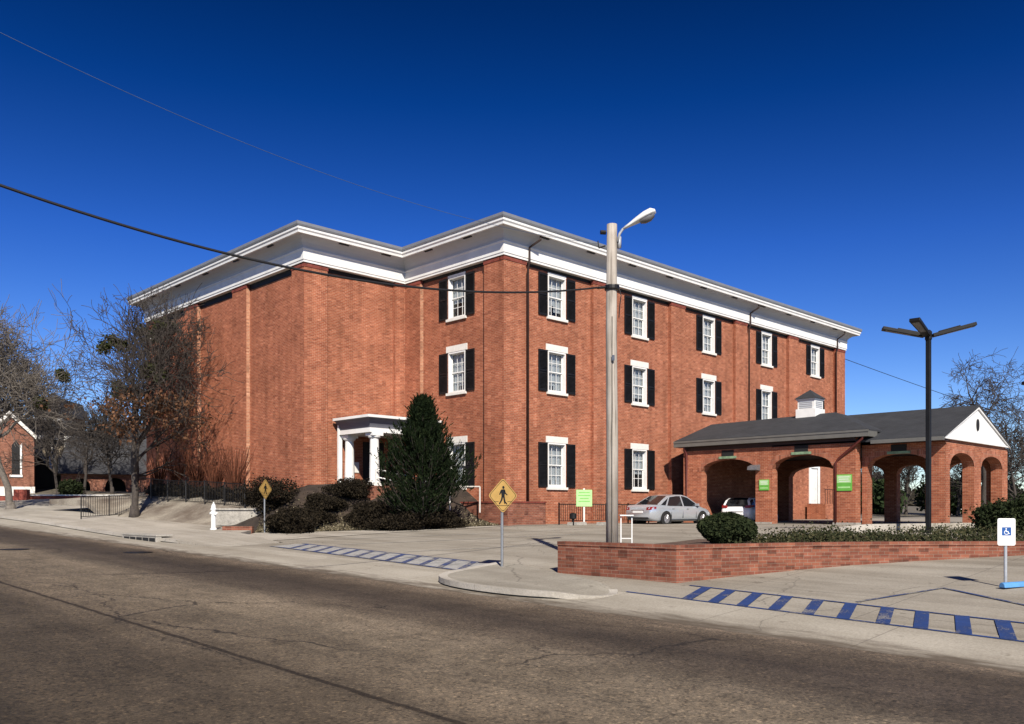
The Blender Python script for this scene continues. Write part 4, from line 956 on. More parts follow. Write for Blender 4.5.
# ground cover
pts = []
def in_poly(x, y, poly):
    c = False; n = len(poly)
    for i in range(n):
        a, b = poly[i], poly[i-1]
        if (a[1] > y) != (b[1] > y) and x < (b[0]-a[0])*(y-a[1])/(b[1]-a[1])+a[0]: c = not c
    return c
bedp = off_path(path, .35)+back
tuft = 0
while tuft < 1050:
    x, y = random.uniform(15, 34), random.uniform(-3, 13)
    if not in_poly(x, y, bedp): continue
    s_ = math.sin(x*1.1+.7)*math.sin(y*.9+x*.4)
    if x < 19.4 and (random.random() < .6 or y > 12 or x < 16.3): continue
    if s_ < -.55: continue
    tuft += 1; hh = random.uniform(.10, .24)+(.12 if x > 19.5 else 0)*max(0, s_)
    for k in range(34): pts.append((x+random.gauss(0, .15), y+random.gauss(0, .13), 1.15+abs(random.gauss(0, .55))*hh))
tag(leaves(pts, .045, 'ground_cover', 'leaf_bed'), 'low leafy ground cover growing in the brick planter', 'ground cover', kind='stuff')
# dry leaf litter / grass tufts along the foot of the bank
pts = []
for k in range(9000):
    t = random.random(); i = int(t*(len(edge)-1-3))+3; i = min(i, len(edge)-2); f = random.random(); x = edge[i][0]+(edge[i+1][0]-edge[i][0])*f; y = edge[i][1]+(edge[i+1][1]-edge[i][1])*f
    q = abs(random.gauss(0, .8)); x += q*.5; y += q*.8
    pts.append((x, y, bank_h(x, y)+.03+random.random()*.05))
M['litter'] = leaf_mat('leaf_litter', (.05, .04, .025), (.12, .10, .06), (.3, .26, .18))
tag(leaves(pts, .06, 'leaf_litter', 'litter'), 'dry leaf litter strewn along the foot of the mulch bank', 'leaf litter', kind='stuff')

# ------------------------------------------------------------------ street furniture
# wooden utility pole with cobra-head lamp
ux, uy = 15.32, 12.5
up = thing('utility_pole', (ux, uy, 1.1), 'weathered wooden utility pole with a cobra-head street lamp in the planter', 'pole')
p = MB(); p.tube([(ux, uy, .7), (ux+.01, uy, 3.5), (ux-.01, uy+.01, 6), (ux, uy, 8.40)], [.138, .131, .123, .114], 18); p.build('shaft', 'wood', up, smooth=True, uv=False)
Rt = Vector((.7163, -.6977, 0)); Fw = Vector((.6977, .7166, 0)); U0 = Vector((ux, uy, 0))
def U(r_, f_, z): v = U0+Rt*r_+Fw*f_; return (v.x, v.y, z)
ar = MB(); ar.tube([U(.125, -.03, 8.0), U(.17, -.035, 8.18), U(.24, -.05, 8.28), U(.36, -.07, 8.35)], .03, 8); ar.box(ux+.08, uy-.16, 7.86, ux+.14, uy-.08, 8.12); ar.build('lamp_arm', 'galv2', up, smooth=True, uv=False)
hd = MB(); A_ = Vector(U(.25, -.05, 8.28)); ax_ = (Vector(U(.95, -.22, 8.62))-A_); ln = ax_.length; ax_.normalize(); sd_ = ax_.cross(Vector((0, 0, 1))).normalized(); up_ = sd_.cross(ax_).normalized()
prof = [(0, .035, .035), (.2, .07, .06), (.45, .125, .10), (.7, .165, .13), (.9, .16, .125), (1.0, .09, .06)]
i0 = 0
for t, wdd, hg in prof:
    c_ = A_+ax_*(t*ln)
    for q in range(12):
        a = 2*PI*q/12; s_ = math.sin(a); hd.v.append(tuple(c_+sd_*math.cos(a)*wdd+up_*(s_*hg if s_ > 0 else s_*hg*.35)))
for k in range(len(prof)-1):
    for q in range(12): hd.f.append((k*12+q, k*12+(q+1) % 12, (k+1)*12+(q+1) % 12, (k+1)*12+q))
hd.f.append(tuple(range(12))); hd.f.append(tuple(60+q for q in range(12)))
hdo = hd.build('lamp_head', 'lamp_white', up, smooth=True, uv=False)
le = MB()
for t, wdd, hg in ((.5, .09, .05), (.62, .115, .1), (.78, .115, .11), (.92, .08, .06)):
    c_ = A_+ax_*(t*ln)
    for q in range(9):
        a = PI+PI*q/8; le.v.append(tuple(c_+sd_*math.cos(a)*wdd+up_*(math.sin(a)*hg-.03)))
for k in range(3):
    for q in range(8): le.f.append((k*9+q, k*9+q+1, (k+1)*9+q+1, (k+1)*9+q))
le.build('lens', 'fixture', up, smooth=True, uv=False)
bx = MB(); bx.tube([U(-.14, 0, 8.22), U(-.26, -.02, 8.22)], .05, 8); bx.build('insulator', 'black', up, uv=False)
bx = MB(); bx.tube([U(-.15, 0, 7.92), U(-.3, -.04, 7.86)], .018, 6); bx.tube([U(-.3, -.04, 7.86), U(-.32, -.04, 8.02)], .014, 6); bx.build('wire_hook', 'iron', up, uv=False)
bx = MB(); bx.lathe([(.165, 6.92), (.17, 6.94), (.17, 7.0), (.165, 7.02)], ux, uy, 18); bx.tube([U(-.15, -.05, 6.97), U(-.34, -.08, 6.95)], .03, 6); bx.tube([U(.16, -.03, 6.95), U(.2, -.05, 6.78), U(.17, -.03, 6.55), U(.16, .02, 6.3)], .012, 6); bx.build('cable_clamp', 'iron', up, uv=False)
tg = MB(); tg.box(ux-.135, uy-.16, 5.3, ux-.1, uy-.10, 5.42); tg.build('tag_plate', 'galv', up, uv=False)
gw = MB(); gw.tube([U(-.02, -.142, .8), U(-.015, -.137, 3.5), U(-.01, -.128, 6.3)], .008, 6); gw.build('ground_wire', 'iron', up, uv=False)
# cables
def cable(name, a, b, sag, r_, m, label, n=60):
    a, b = Vector(a), Vector(b); pts = []
    for k in range(n+1):
        t = k/n; q = a.lerp(b, t); q.z -= sag*4*t*(1-t); pts.append(q)
    c = MB(); c.tube(pts, r_, 6); o = c.build(name, m, None, uv=False, smooth=True); return tag(o, label, 'cable')
cable('power_cable', U(-.3, -.08, 6.96), (-3.9, 14.4, 8.7), 1.6, .022, 'cable', 'thick black overhead cable sagging from the wooden pole to the left')
cable('overhead_wire', U(-.3, -.04, 7.95), (-2.2, 13.5, 9.9), 1.0, .0042, 'thin_wire', 'thin faint overhead wire running high across the sky to the left')
x, y = P(1110, 78); cable('overhead_wire', (X1+.05, Y0+.3, 12.75), (x, y, 7.4), .2, .02, 'cable', 'thin overhead wire from the building end to the right')
# black parking lot lamp
x, y = P(928.5, 26)
def lot_lamp(x, y, ang, label, dz=0):
    o = thing('parking_lot_lamp', (x, y, ZW), label, 'street lamp', 'black parking lot lamps')
    p = MB(); p.box(x-.065, y-.065, 1.0, x+.065, y+.065, 7.27-dz); p.build('post', 'black', o, bevel=.015)
    b = MB(); b.box(x-.18, y-.18, 1.0, x+.18, y+.18, 1.22); b.build('base', 'conc_block', o)
    hb = MB(); hb.lathe([(.09, 7.02-dz), (.1, 7.05-dz), (.1, 7.26-dz), (.05, 7.32-dz)], x, y, 14); hb.build('hub', 'black', o)
    for a in ang:
        d = Rt*math.cos(a)+Fw*math.sin(a); s = Vector((-d.y, d.x, 0)); up_ = Vector((0, 0, 1)); d2 = (d+up_*.24).normalized(); u2 = s.cross(d2)*-1
        C_ = Vector((x, y, 7.12-dz))
        am = MB(); am.tube([C_, C_+d2*.45], .035, 8); ao = am.build('arm', 'black', o, uv=False)
        hm = MB()
        def pt(l_, w_, t_): return tuple(C_+d2*l_+s*w_+u2*t_)
        for l0, l1, w_, t0, t1 in ((.12, 1.32, .15, -.05, .05), (.3, .9, .1, .051, .085)):
            i = len(hm.v); hm.v += [pt(l, q, t) for t in (t0, t1) for l, q in ((l0, -w_*.7), (l1, -w_), (l1, w_), (l0, w_*.7))]
            for f in ((0, 3, 2, 1), (4, 5, 6, 7), (0, 1, 5, 4), (1, 2, 6, 5), (2, 3, 7, 6), (3, 0, 4, 7)): hm.f.append(tuple(i+k for k in f))
        ho = hm.build('lamp_head', 'black', o, uv=False, bevel=.012)
        lm = MB(); lm.quad(*[pt(l, q, -.054) for l, q in ((.5, -.08), (1.22, -.1), (1.22, .1), (.5, .08))]); ho2 = lm.build('lens', 'fixture', o, uv=False)
    return o
lot_lamp(x, y, (R(-14), R(166), R(228)), 'black post with three flat lamp heads in front of the arches')
x, y = P(1067, 26.5); lot_lamp(x, y-.0, (R(178),R(-10)), 'black lamp just outside the right edge, only a head tip showing', 1.6)
# crosswalk signs
def ped(mb, s, fn):
    """walking figure, ten small plates, units of the sign's half diagonal"""
    P_ = [[(.02+.075*math.cos(a), .46+.085*math.sin(a)) for a in np.linspace(0, 2*PI, 12, endpoint=False)],
          [(-.12, .34), (.10, .36), (.13, .2), (.1, -.02), (-.1, -.02), (-.13, .15)],
          [(-.1, -.0), (.02, -.0), (-.04, -.24), (-.2, -.46), (-.26, -.5), (-.28, -.44), (-.14, -.22)],
          [(-.02, -.0), (.1, -.0), (.13, -.2), (.2, -.48), (.28, -.5), (.27, -.44), (.19, -.42), (.08, -.46), (.03, -.2)],
          [(-.1, .34), (-.16, .3), (-.26, .08), (-.22, .03), (-.18, .07), (-.1, .24)],
          [(.08, .35), (.14, .3), (.18, .16), (.3, .06), (.28, .01), (.13, .1), (.06, .22)]]
    for q in P_: mb.prism([(u*s, v*s) for u, v in q], fn, .001, .004)
    for a, b, z in ((-.62, -.3, -.34), (.3, .62, -.34), (-.42, .42, -.56)): mb.prism([(a*s, (z-.012)*s), (b*s, (z-.012)*s), (b*s, (z+.012)*s), (a*s, (z+.012)*s)], fn, .001, .004)
def cross_sign(loc, zc, hd_, label, rz):
    o = thing('crosswalk_sign', loc, label, 'road sign', 'yellow crosswalk signs', rz)
    p = MB(); p.tube([(0, 0, -.3), (0, 0, zc+.3)], .034, 10); p.build('post', 'galv', o, False, uv=False)
    c = .05; k = hd_
    out = [(0, -k), (k, 0), (0, k), (-k, 0)]; rd = []
    for i in range(4):
        a, b, d_ = out[i-1], out[i], out[(i+1) % 4]; f = .1
        rd += [(b[0]+(a[0]-b[0])*f, b[1]+(a[1]-b[1])*f), (b[0]+(a[0]-b[0])*.03+(d_[0]-b[0])*.03, b[1]+(a[1]-b[1])*.03+(d_[1]-b[1])*.03), (b[0]+(d_[0]-b[0])*f, b[1]+(d_[1]-b[1])*f)]
    fn = lambda y0: (lambda u, v, t: (u, y0-t, zc+v))
    pl = MB(); pl.prism(rd, fn(-.038), 0, .004); plo = pl.build('panel', 'sign_yellow', o, False, uv=False)
    bd = MB(); s1, s2 = .93, .89; n = len(rd)
    for i in range(n):
        a, b = rd[i], rd[(i+1) % n]; bd.quad(*[fn(-.043)(u*s, v*s, 0) for (u, v), s in ((a, s1), (b, s1), (b, s2), (a, s2))])
    bd.build('border', 'sign_black', plo, False, uv=False, fix=False)
    sy = MB(); ped(sy, k, fn(-.0425)); sy.build('walking_figure', 'sign_black', plo, False, uv=False)
    return o
zi = h(14.3, 14.9)+.13
x, y = P(502, 20.3); cross_sign((x, y, h(x, y)+.06), 1.72, .415, 'yellow pedestrian crossing sign on the kerb island, the nearer and larger one', R(-10))
x, y = P(264.5, 35.5); cross_sign((x, y, bank_h(x, y)), 1.78, .43, 'yellow pedestrian crossing sign by the dark shrubs, the farther and smaller one', R(24))
# disabled parking sign
x, y = P(1005.5, 15.75); z0 = h(x, y)
o = thing('disabled_parking_sign', (x, y, z0), 'white disabled parking sign with blue wheelchair symbol on a grey post', 'road sign', None, R(-49))
p = MB(); p.tube([(0, 0, -.2), (0, 0, 1.2)], .028, 10); p.build('post', 'galv2', o, False, uv=False)
def rrect(w_, h_, r_, n=5):
    out = []
    for cx_, cy_, a0 in ((w_-r_, h_-r_, 0), (-w_+r_, h_-r_, 90), (-w_+r_, -h_+r_, 180), (w_-r_, -h_+r_, 270)):
        for k in range(n+1): a = R(a0+90*k/n); out.append((cx_+r_*math.cos(a), cy_+r_*math.sin(a)))
    return out
zc = 1.0
pl = MB(); pl.prism(rrect(.155, .245, .03), lambda u, v, t: (u, -.035-t, zc+v), 0, .005); plo = pl.build('panel', 'sign_white', o, False, uv=False)
bl = MB(); bl.prism(rrect(.08, .075, .01), lambda u, v, t: (u, -.0405-t, zc+.01+v), 0, .002); bl.build('symbol_field', 'sign_blue', plo, False, uv=False)
wc = MB(); f_ = lambda u, v, t: (u, -.0430-t, zc+.01+v)
wc.prism([(-.008+.011*math.cos(a), .05+.011*math.sin(a)) for a in np.linspace(0, 2*PI, 10, endpoint=False)], f_, 0, .002)
wc.prism([(-.016, .036), (-.002, .036), (.0, .004), (.03, .004), (.04, -.034), (.056, -.03), (.054, -.044), (.03, -.048), (.02, -.01), (-.014, -.01)], f_, 0, .002)
n = 16
for k in range(11):
    a, b = R(110+k*22), R(110+(k+1)*22); wc.quad(*[f_(-.002+r_*math.cos(q), -.018+r_*math.sin(q), .002) for q, r_ in ((a, .042), (b, .042), (b, .032), (a, .032))])
wc.build('wheelchair_symbol', 'sign_white', plo, False, uv=False)
# blue wheel stop
x, y = P(1002, 15.55); x += .50; y -= .23; z0 = h(x, y)
ws = MB(); ws.prism([(-.07, 0), (.07, 0), (.055, .07), (.02, .095), (-.02, .095), (-.055, .07)], lambda u, v, t: (t, u, v), -.55, .55)
o = ws.build('wheel_stop', 'lblue', None, uv=False, bevel=.015); o.location = (x, y, z0); o.rotation_euler = (0, R(-1), R(-25)); tag(o, 'light blue concrete wheel stop at the foot of the disabled parking sign', 'wheel stop')
# hydrant
x, y = P(213.5, 35.6); z0 = max(h(x, y), walk_h(x, y))+.0
o = thing('fire_hydrant', (x, y, z0), 'tall slim white fire hydrant on the verge left of the small crosswalk sign', 'hydrant')
b = MB(); b.lathe([(.14, -.1), (.14, .06), (.10, .08), (.098, .8), (.125, .82), (.125, .86), (.10, .88), (.09, .98), (.05, 1.06), (.03, 1.08), (.03, 1.14)], 0, 0, 18); b.build('barrel', 'white', o, False, smooth=False)
b = MB(); b.tube([(-.15, 0, .68), (.15, 0, .68)], .05, 10); b.tube([(0, -.15, .66), (0, 0, .66)], .06, 10); b.build('nozzle', 'white', o, False)
# verge kerb blocks beside the hydrant
x, y = P(238, 35.3); z0 = h(x, y)
b = MB(); b.box(-.6, -.12, -.3, .6, .12, .24); o = b.build('brick_edging', 'brick_wall', None, True); o.location = (x, y, z0+.05); o.rotation_euler = (0, 0, R(-44)); tag(o, 'short low brick edging wall just right of the white hydrant', 'edging')
x, y = P(245, 38.6); b = MB(); b.box(-1.2, -.35, -.3, 1.2, .35, .38); b.box(-1.3, -.42, .382, 1.3, .42, .47); o = b.build('concrete_block', 'conc_block', None, True, bevel=.02); o.location = (x, y, bank_h(x, y)); o.rotation_euler = (0, 0, R(-46)); tag(o, 'old grey concrete block with flat cap beside the bank shrubs', 'concrete block')
# green signs
def flat_text(body, size, fn_obj, m, name='lettering'):
    pass
x, y = P(584, 38.6); z0 = h(x, y)
o = thing('green_sign', (x, y, z0), 'pale green rectangular sign on a thin post against the brick facade', 'sign', None, R(-35))
p = MB(); p.box(-.035, -.02, -.2, .035, .02, 1.62); p.build('post', 'stone', o, False)
p = MB(); p.box(-.36, -.045, .82, .36, -.022, 1.56); po = p.build('panel', 'green_pale', o, False)
p = MB()
for k, wd in enumerate((.5, .56, .4, .52)): p.box(-wd/2, -.049, 1.42-k*.13, wd/2, -.0455, 1.45-k*.13)
p.build('lettering', 'green', po, False)
def pier_sign(X, yc, zc, wd, hh, label):
    o = thing('green_sign', (X, yc, zc), label, 'sign')
    p = MB(); p.box(X-.04, yc-wd/2, zc-hh/2, X-.004, yc+wd/2, zc+hh/2); po = p.build('panel', 'green', o)
    p = MB(); p.box(X-.045, yc-wd*.46, zc-hh*.02, X-.041, yc+wd*.46, zc+hh*.45); pf = p.build('upper_field', 'green_pale', po)
    p = MB()
    for k in range(3): p.box(X-.049, yc-wd*(.36-.06*(k % 2)), zc+hh*(.32-.13*k), X-.0455, yc+wd*(.36-.03*k), zc+hh*(.36-.13*k))
    p.build('lettering', 'sign_white', po)
    p = MB(); p.box(X-.045, yc-wd*.4, zc-hh*.34, X-.041, yc+wd*.4, zc-hh*.24); p.build('lettering', 'green_pale', po)
pier_sign(XF, 21.72, 3.12, .52, .52, 'green and white sign on the pier between the two big arches')
pier_sign(XF, 17.72, 3.15, .72, .74, 'larger green and white sign on the pier beside the stepped roof')
# railing and hedge of basement well under the first window
o = thing('metal_railing', (30.2, 26.9, 1.25), 'black metal railing along the foot of the brick facade behind the green sign', 'railing')
r_ = MB(); r_.box(28.8, 26.55, 2.15, 35.5, 26.59, 2.19); r_.box(28.8, 26.56, 1.4, 35.5, 26.58, 1.43)
for k in range(46): r_.box(28.8+k*.148, 26.562, 1.43, 28.818+k*.148, 26.578, 2.15)
r_.build('bars', 'iron', o)
for k in range(5): p = MB(); p.box(28.8+k*1.66, 26.545, 1.1, 28.85+k*1.66, 26.595, 2.24); p.build('post', 'iron', o)
x, y = P(573, 37.6); lm = MB(); lm.tube([(x, y, 1.2), (x, y, 1.5)], .05, 8); lm.lathe([(.05, 1.5), (.16, 1.55), (.16, 1.75), (.05, 1.8)], x, y, 10); tag(lm.build('flood_light', 'black', None, uv=False), 'small black ground flood light left of the pale green sign', 'light')
wb = MB(); wb.prism([(-.55, 0), (.55, 0), (.5, .14), (-.5, .14)], lambda u, v, t: (u, t, v), -.1, .1); 
for k, px in enumerate((577, 606)):
    x, y = P(px, 37.9); q = wb.build('wheel_stop', 'conc_block', None, uv=False) if k == 0 else q0.copy()
    if k == 0: q0 = q
    else: COL.objects.link(q)
    q.location = (x, y, h(x, y)); tag(q, 'grey concrete wheel stop at the facade ' + ('below the flood light' if k == 0 else 'behind the wooden pole'), 'wheel stop')
# white metal stand by the pole
x, y = P(626, 20.6)
o = thing('metal_stand', (x, y, 1.15), 'white two-legged metal stand with flat top behind the wooden pole', 'stand', None, R(-44))
for s in (-.12, .14):
    p = MB(); p.box(s-.013, -.013, -.1, s+.013, .013, .66); p.build('leg', 'lamp_white', o, False)
p = MB(); p.box(-.15, -.08, .662, .17, .08, .69); p.build('top', 'lamp_white', o, False)
p = MB(); p.box(-.105, -.01, .12, .125, .01, .14); p.build('crossbar', 'lamp_white', o, False)
# flat dark discs on the road & inlet
for k, (px, py, lb) in enumerate(((14, 549.5, 'flat dark disc at the left edge of the road'), (138, 552.5, 'flat dark disc in the road near the kerb'))):
    d = 1
    for q in np.arange(10, 60, .02):
        X, Y = P(px, q)
        if 2-(py-508)/870*q <= h(X, Y): d = q; break
    X, Y = P(px, d); m_ = MB(); m_.prism([(.42*math.cos(a), .42*math.sin(a)) for a in np.linspace(0, 2*PI, 24, endpoint=False)], lambda u, v, t: (u, v, t), -.01, .006)
    c = m_.build('dark_road_disc', 'iron', None, uv=False); c.location = (X, Y, h(X, Y)+.004); c.rotation_euler = (-math.atan(0) , 0, 0); tag(c, lb, 'manhole', 'dark discs in the road')
X, Y = 12.62, 32.6; m_ = MB(); m_.box(-.1, -1.6, -.1, .1, 1.6, .18); m_.box(-.12, -1.62, .182, .5, 1.62, .25); o = m_.build('storm_drain', 'conc_block', None, bevel=.02); o.location = (X, Y, h(X, Y)-.03); tag(o, 'concrete storm drain inlet set in the kerb at the left', 'drain')
m_ = MB(); 
for k in range(5): m_.box(-.115, -1.5+k*.6, .0, -.101, -1.0+k*.6, .13)
q = m_.build('inlet_opening', 'dark', o, False); 
# railing left
def railing(name, pts, ht, label, gap=.16):
    o = thing(name, pts[0], label, 'railing', 'black railings on the left'); b = MB()
    for (a, c) in zip(pts, pts[1:]):
        A_, C_ = Vector(a), Vector(c); n = max(1, int((C_-A_).length/gap)); 
        b.tube([A_+Vector((0, 0, ht)), C_+Vector((0, 0, ht))], .025, 6); b.tube([A_+Vector((0, 0, .12)), C_+Vector((0, 0, .12))], .018, 6)
        for k in range(n+1): q = A_.lerp(C_, k/n); b.tube([q+Vector((0, 0, .12)), q+Vector((0, 0, ht))], .012, 4)
        for k in range(int((C_-A_).length/2)+1): q = A_.lerp(C_, min(1, k*2/(C_-A_).length)); p = MB(); p.tube([q-Vector((0, 0, .2)), q+Vector((0, 0, ht+.05))], .03, 6); p.build('post', 'iron', o, uv=False)
    b.build('bars', 'iron', o, uv=False)
def G(px, d, hf): X, Y = P(px, d); return (X, Y, hf(X, Y))
railing('metal_railing', [G(81, 43, walk_h), G(130, 46.5, h)], 1.1, 'black railing at the pavement left of the big oak')
railing('metal_railing', [(19.0, 50, bank_h(19, 50)), (19.2, 46, bank_h(19.2, 46)), (19.4, 42, bank_h(19.4, 42)), (19.5, 37.9, bank_h(19.5, 37.9))], 1.15, 'black railing along the foot of the left wing')

# ------------------------------------------------------------------ cars
def car(loc, rz, L_, W_, H_, paint, label, suv=False, plate=True):
    o = thing('parked_car', loc, label, 'car', None, rz)
    s = L_/4.8; hz = H_/1.46; w2 = W_/2
    belt = .93*hz
    def lerp_tab(tab, x):
        for (a, b), (c, d) in zip(tab, tab[1:]):
            if x <= c: t = (x-a)/(c-a) if c > a else 0; return b+(d-b)*t
        return tab[-1][1]
    if suv:
        topt = [(-2.4, .85), (-2.32, 1.0), (1.0, 1.0), (1.25, .98), (2.1, .86), (2.35, .7), (2.4, .55)]
        roof = [(-2.3, .98), (-2.12, 1.38), (-1.8, 1.5), (-.6, 1.52), (.3, 1.46), (1.25, .98)]
    else:
        topt = [(-2.4, .72), (-2.36, .9), (-2.25, .965), (-1.6, .98), (-1.0, .94), (1.1, .92), (1.4, .9), (2.05, .76), (2.32, .62), (2.4, .45)]
        roof = [(-1.75, .97), (-1.3, 1.2), (-.9, 1.385), (-.3, 1.45), (.2, 1.45), (.55, 1.37), (1.35, .915)]
    wt = [(-2.4, .80), (-2.3, .90), (-2.0, .97), (-1.2, 1.0), (1.2, 1.0), (1.9, .95), (2.25, .84), (2.4, .66)]
    bt = [(-2.4, .36), (-2.2, .25), (-1.8, .2), (1.9, .2), (2.3, .24), (2.4, .3)]
    xs = sorted(set(list(np.linspace(-2.4, 2.4, 33))+[t[0] for t in topt]))
    b = MB(); ns = 0
    for x in xs:
        zt = lerp_tab(topt, x)*hz; zb = lerp_tab(bt, x); w_ = lerp_tab(wt, x)*w2
        half = [(0, zb), (w_*.86, zb), (w_*.95, zb+.07), (w_*.985, zb+(zt-zb)*.4), (w_, zb+(zt-zb)*.62), (w_*.975, zt-.12), (w_*.93, zt-.03), (w_*.84, zt), (w_*.4, zt+.015), (0, zt+.018)]
        ring = half+[(-y, z) for y, z in reversed(half[1:-1])]; ns = len(ring)
        b.v += [(x*s, y, z) for y, z in ring]
    for k in range(len(xs)-1):
        for j in range(ns): b.f.append((k*ns+j, k*ns+(j+1) % ns, (k+1)*ns+(j+1) % ns, (k+1)*ns+j))
    b.f.append(tuple(range(ns))); b.f.append(tuple((len(xs)-1)*ns+j for j in range(ns)))
    b.build('body', paint, o, False, smooth=True, uv=False)
    # greenhouse: glass shell with roof and pillars of the body colour
    gl = MB(); rf_ = MB(); n = 0; gx_ = sorted(set(list(np.linspace(roof[0][0], roof[-1][0], 25))+[t[0] for t in roof]))
    zmax = max(t[1] for t in roof)*hz
    def gw(z): return w2*(.88-.23*(z-belt)/(zmax-belt))
    rows = []
    for x in gx_:
        zr = lerp_tab(roof, x)*hz; zb = min(lerp_tab(topt, x)*hz-.02, zr-.001); zr = max(zr, zb+.002)
        rows.append((x*s, zb, zr))
    for (xa, za, ra), (xb, zb, rb) in zip(rows, rows[1:]):
        for sg in (-1, 1):
            def pt(x, z, y=None): return (x, sg*(gw(z) if y is None else y), z)
            ga, gb = max(za, ra-.05), max(zb, rb-.05)
            gl.quad(pt(xa, za), pt(xb, zb), pt(xb, gb), pt(xa, ga)); rf_.quad(pt(xa, ga), pt(xb, gb), pt(xb, rb), pt(xa, ra))
            mb = rf_ if (abs(rb-ra)/max(.01, xb-xa) < .28) else gl
            for f0, f1 in ((1, .82), (.82, 0)):
                m2 = rf_ if f0 == 1 else mb; c0, c1 = (.0 if f0 == 1 else .022), (.022 if f1 else .03)
                m2.quad(pt(xa, ra+c0, gw(ra)*f0), pt(xb, rb+c0, gw(rb)*f0), pt(xb, rb+c1, gw(rb)*f1), pt(xa, ra+c1, gw(ra)*f1))
    gl.build('windows', 'glass_dark', o, False, smooth=False, uv=False); 
    for px_, lean in (((-1.28, .42), (.02, .0)) if not suv else ((-1.55, .1), (-.1, .0))):
        for sg in (-1, 1):
            z0_, z1_ = belt-.02, lerp_tab(roof, px_+lean)*hz-.02
            rf_.quad((px_*s-.05*(1.6 if px_ < -1 else 1), sg*(gw(z0_)+.006), z0_), (px_*s+.05, sg*(gw(z0_)+.006), z0_), ((px_+lean)*s+.04, sg*(gw(z1_)+.006), z1_), ((px_+lean)*s-.04, sg*(gw(z1_)+.006), z1_))
    rf_.build('roof', paint, o, False, smooth=False, uv=False, fix=False)
    for sx in (-1.38, 1.42):
        for sg in (-1, 1):
            Rw = .325*(1.1 if suv else 1); wx_ = sx*s; yo = sg*(w2-.0)
            ah = MB(); ah.tube([(wx_, sg*(w2-.3), Rw), (wx_, sg*(w2+.004), Rw)], Rw+.05, 28); ah.build('wheel_arch', 'tyre', o, False, uv=False)
            tt = MB(); tt.tube([(wx_, sg*(w2-.22), Rw), (wx_, sg*(w2-.02), Rw), (wx_, sg*(w2+.012), Rw)], [Rw, Rw, Rw*.93], 28); to = tt.build('wheel', 'tyre', o, False, uv=False)
            rm = MB(); rm.tube([(wx_, sg*(w2+.0), Rw), (wx_, sg*(w2+.017), Rw)], .2, 24)
            for q in range(5):
                a = 2*PI*q/5; rm.tube([(wx_, sg*(w2+.024), Rw), (wx_+.19*math.cos(a), sg*(w2+.02), Rw+.19*math.sin(a))], .022, 4)
            rm.build('rim', 'rim', to, False, uv=False)
    for sg in (-1, 1):
        tl = MB(); z_ = .74*hz if not suv else .95*hz; wl_ = w2*.92
        i = 0; a_ = -2.4*s-.006
        tl.v = [(a_, sg*wl_*.62, z_), (a_+.02, sg*wl_*.9, z_+.0), (a_+.30, sg*(wl_*1.045), z_+.06), (a_+.34, sg*(wl_*1.03), z_+.15), (a_+.06, sg*wl_*.92, z_+.15), (a_+.015, sg*wl_*.64, z_+.12)]
        tl.v += [(x+.06, y*.9, z) for x, y, z in tl.v]; tl.f = [(0, 1, 4, 5), (1, 2, 3, 4), (6, 11, 10, 7), (7, 10, 9, 8)]+[(k, (k+1) % 6, (k+1) % 6+6, k+6) for k in range(6)]
        tl.build('tail_light', 'tail', o, False, uv=False)
        mi = MB(); mi.prism([(0, 0), (.13, .0), (.12, .12), (.02, .12)], lambda u, v, t: (.95*s+u*.8, t, belt+v), sg*(w2*.86), sg*(w2*.86+.2)); mi.build('mirror', paint, o, False, uv=False)
        hd2 = MB(); hd2.box(-.95*s, sg*(w2*.985), .80*hz, -.78*s, sg*(w2*.985+.035), .83*hz); hd2.box(.15*s, sg*(w2*.985), .79*hz, .32*s, sg*(w2*.985+.035), .82*hz); hd2.build('door_handles', paint, o, False, uv=False)
    for sg in (-1, 1):
        for xx in (-1.0, -.12, .92):
            sm = MB(); y_ = w2*1.0
            sm.box(xx*s-.006, sg*(y_*.955), .36, xx*s+.006, sg*(y_+.002), .66*hz); sm.build('door_seam', 'black', o, False, uv=False)
        sk = MB(); sk.box(-1.0*s, sg*(w2*.96), .235, 1.0*s, sg*(w2*.992), .29); sk.build('sill_trim', 'tyre', o, False, uv=False)
    bl_ = MB(); bl_.box(-2.4*s-.008, -.7*w2, .30, -2.4*s+.2, .7*w2, .40); bl_.build('rear_valance', 'tyre', o, False, uv=False)
    pb = MB(); pb.box(-2.4*s-.015, -.3, .60*hz, -2.4*s+.08, .3, .70*hz); pb.build('plate', 'sign_white', o, False, uv=False)
    pb = MB(); pb.box(-2.4*s-.012, -.38, .71*hz, -2.4*s+.05, .38, .745*hz); pb.build('boot_trim', 'rim' if not suv else 'black', o, False, uv=False)
    return o
X, Y = 35.0, 24.95
car((X, Y, h(X, Y)-.08), R(-3), 4.75, 1.8, 1.46, 'silver', 'silver four-door saloon parked along the brick facade, seen from behind')
car((41.1, 24.1, 1.16), R(9), 4.2, 1.8, 1.3, 'white_car', 'white car with dark rear window standing inside the left arch', True)

# ------------------------------------------------------------------ far left: church, hall, tan building, low wall
def P3(px, py, d): X, Y = P(px, d); return X, Y, 2-(py-508)/870*d
fr = lambda d0, px0: None
def frame_fn(px, d, yaw=0):
    X, Y = P(px, d); c, s = math.cos(yaw), math.sin(yaw)
    r_ = Rt*c+Fw*s; f_ = Fw*c-Rt*s
    return lambda u, v, t: (X+r_.x*u+f_.x*t, Y+r_.y*u+f_.y*t, v)
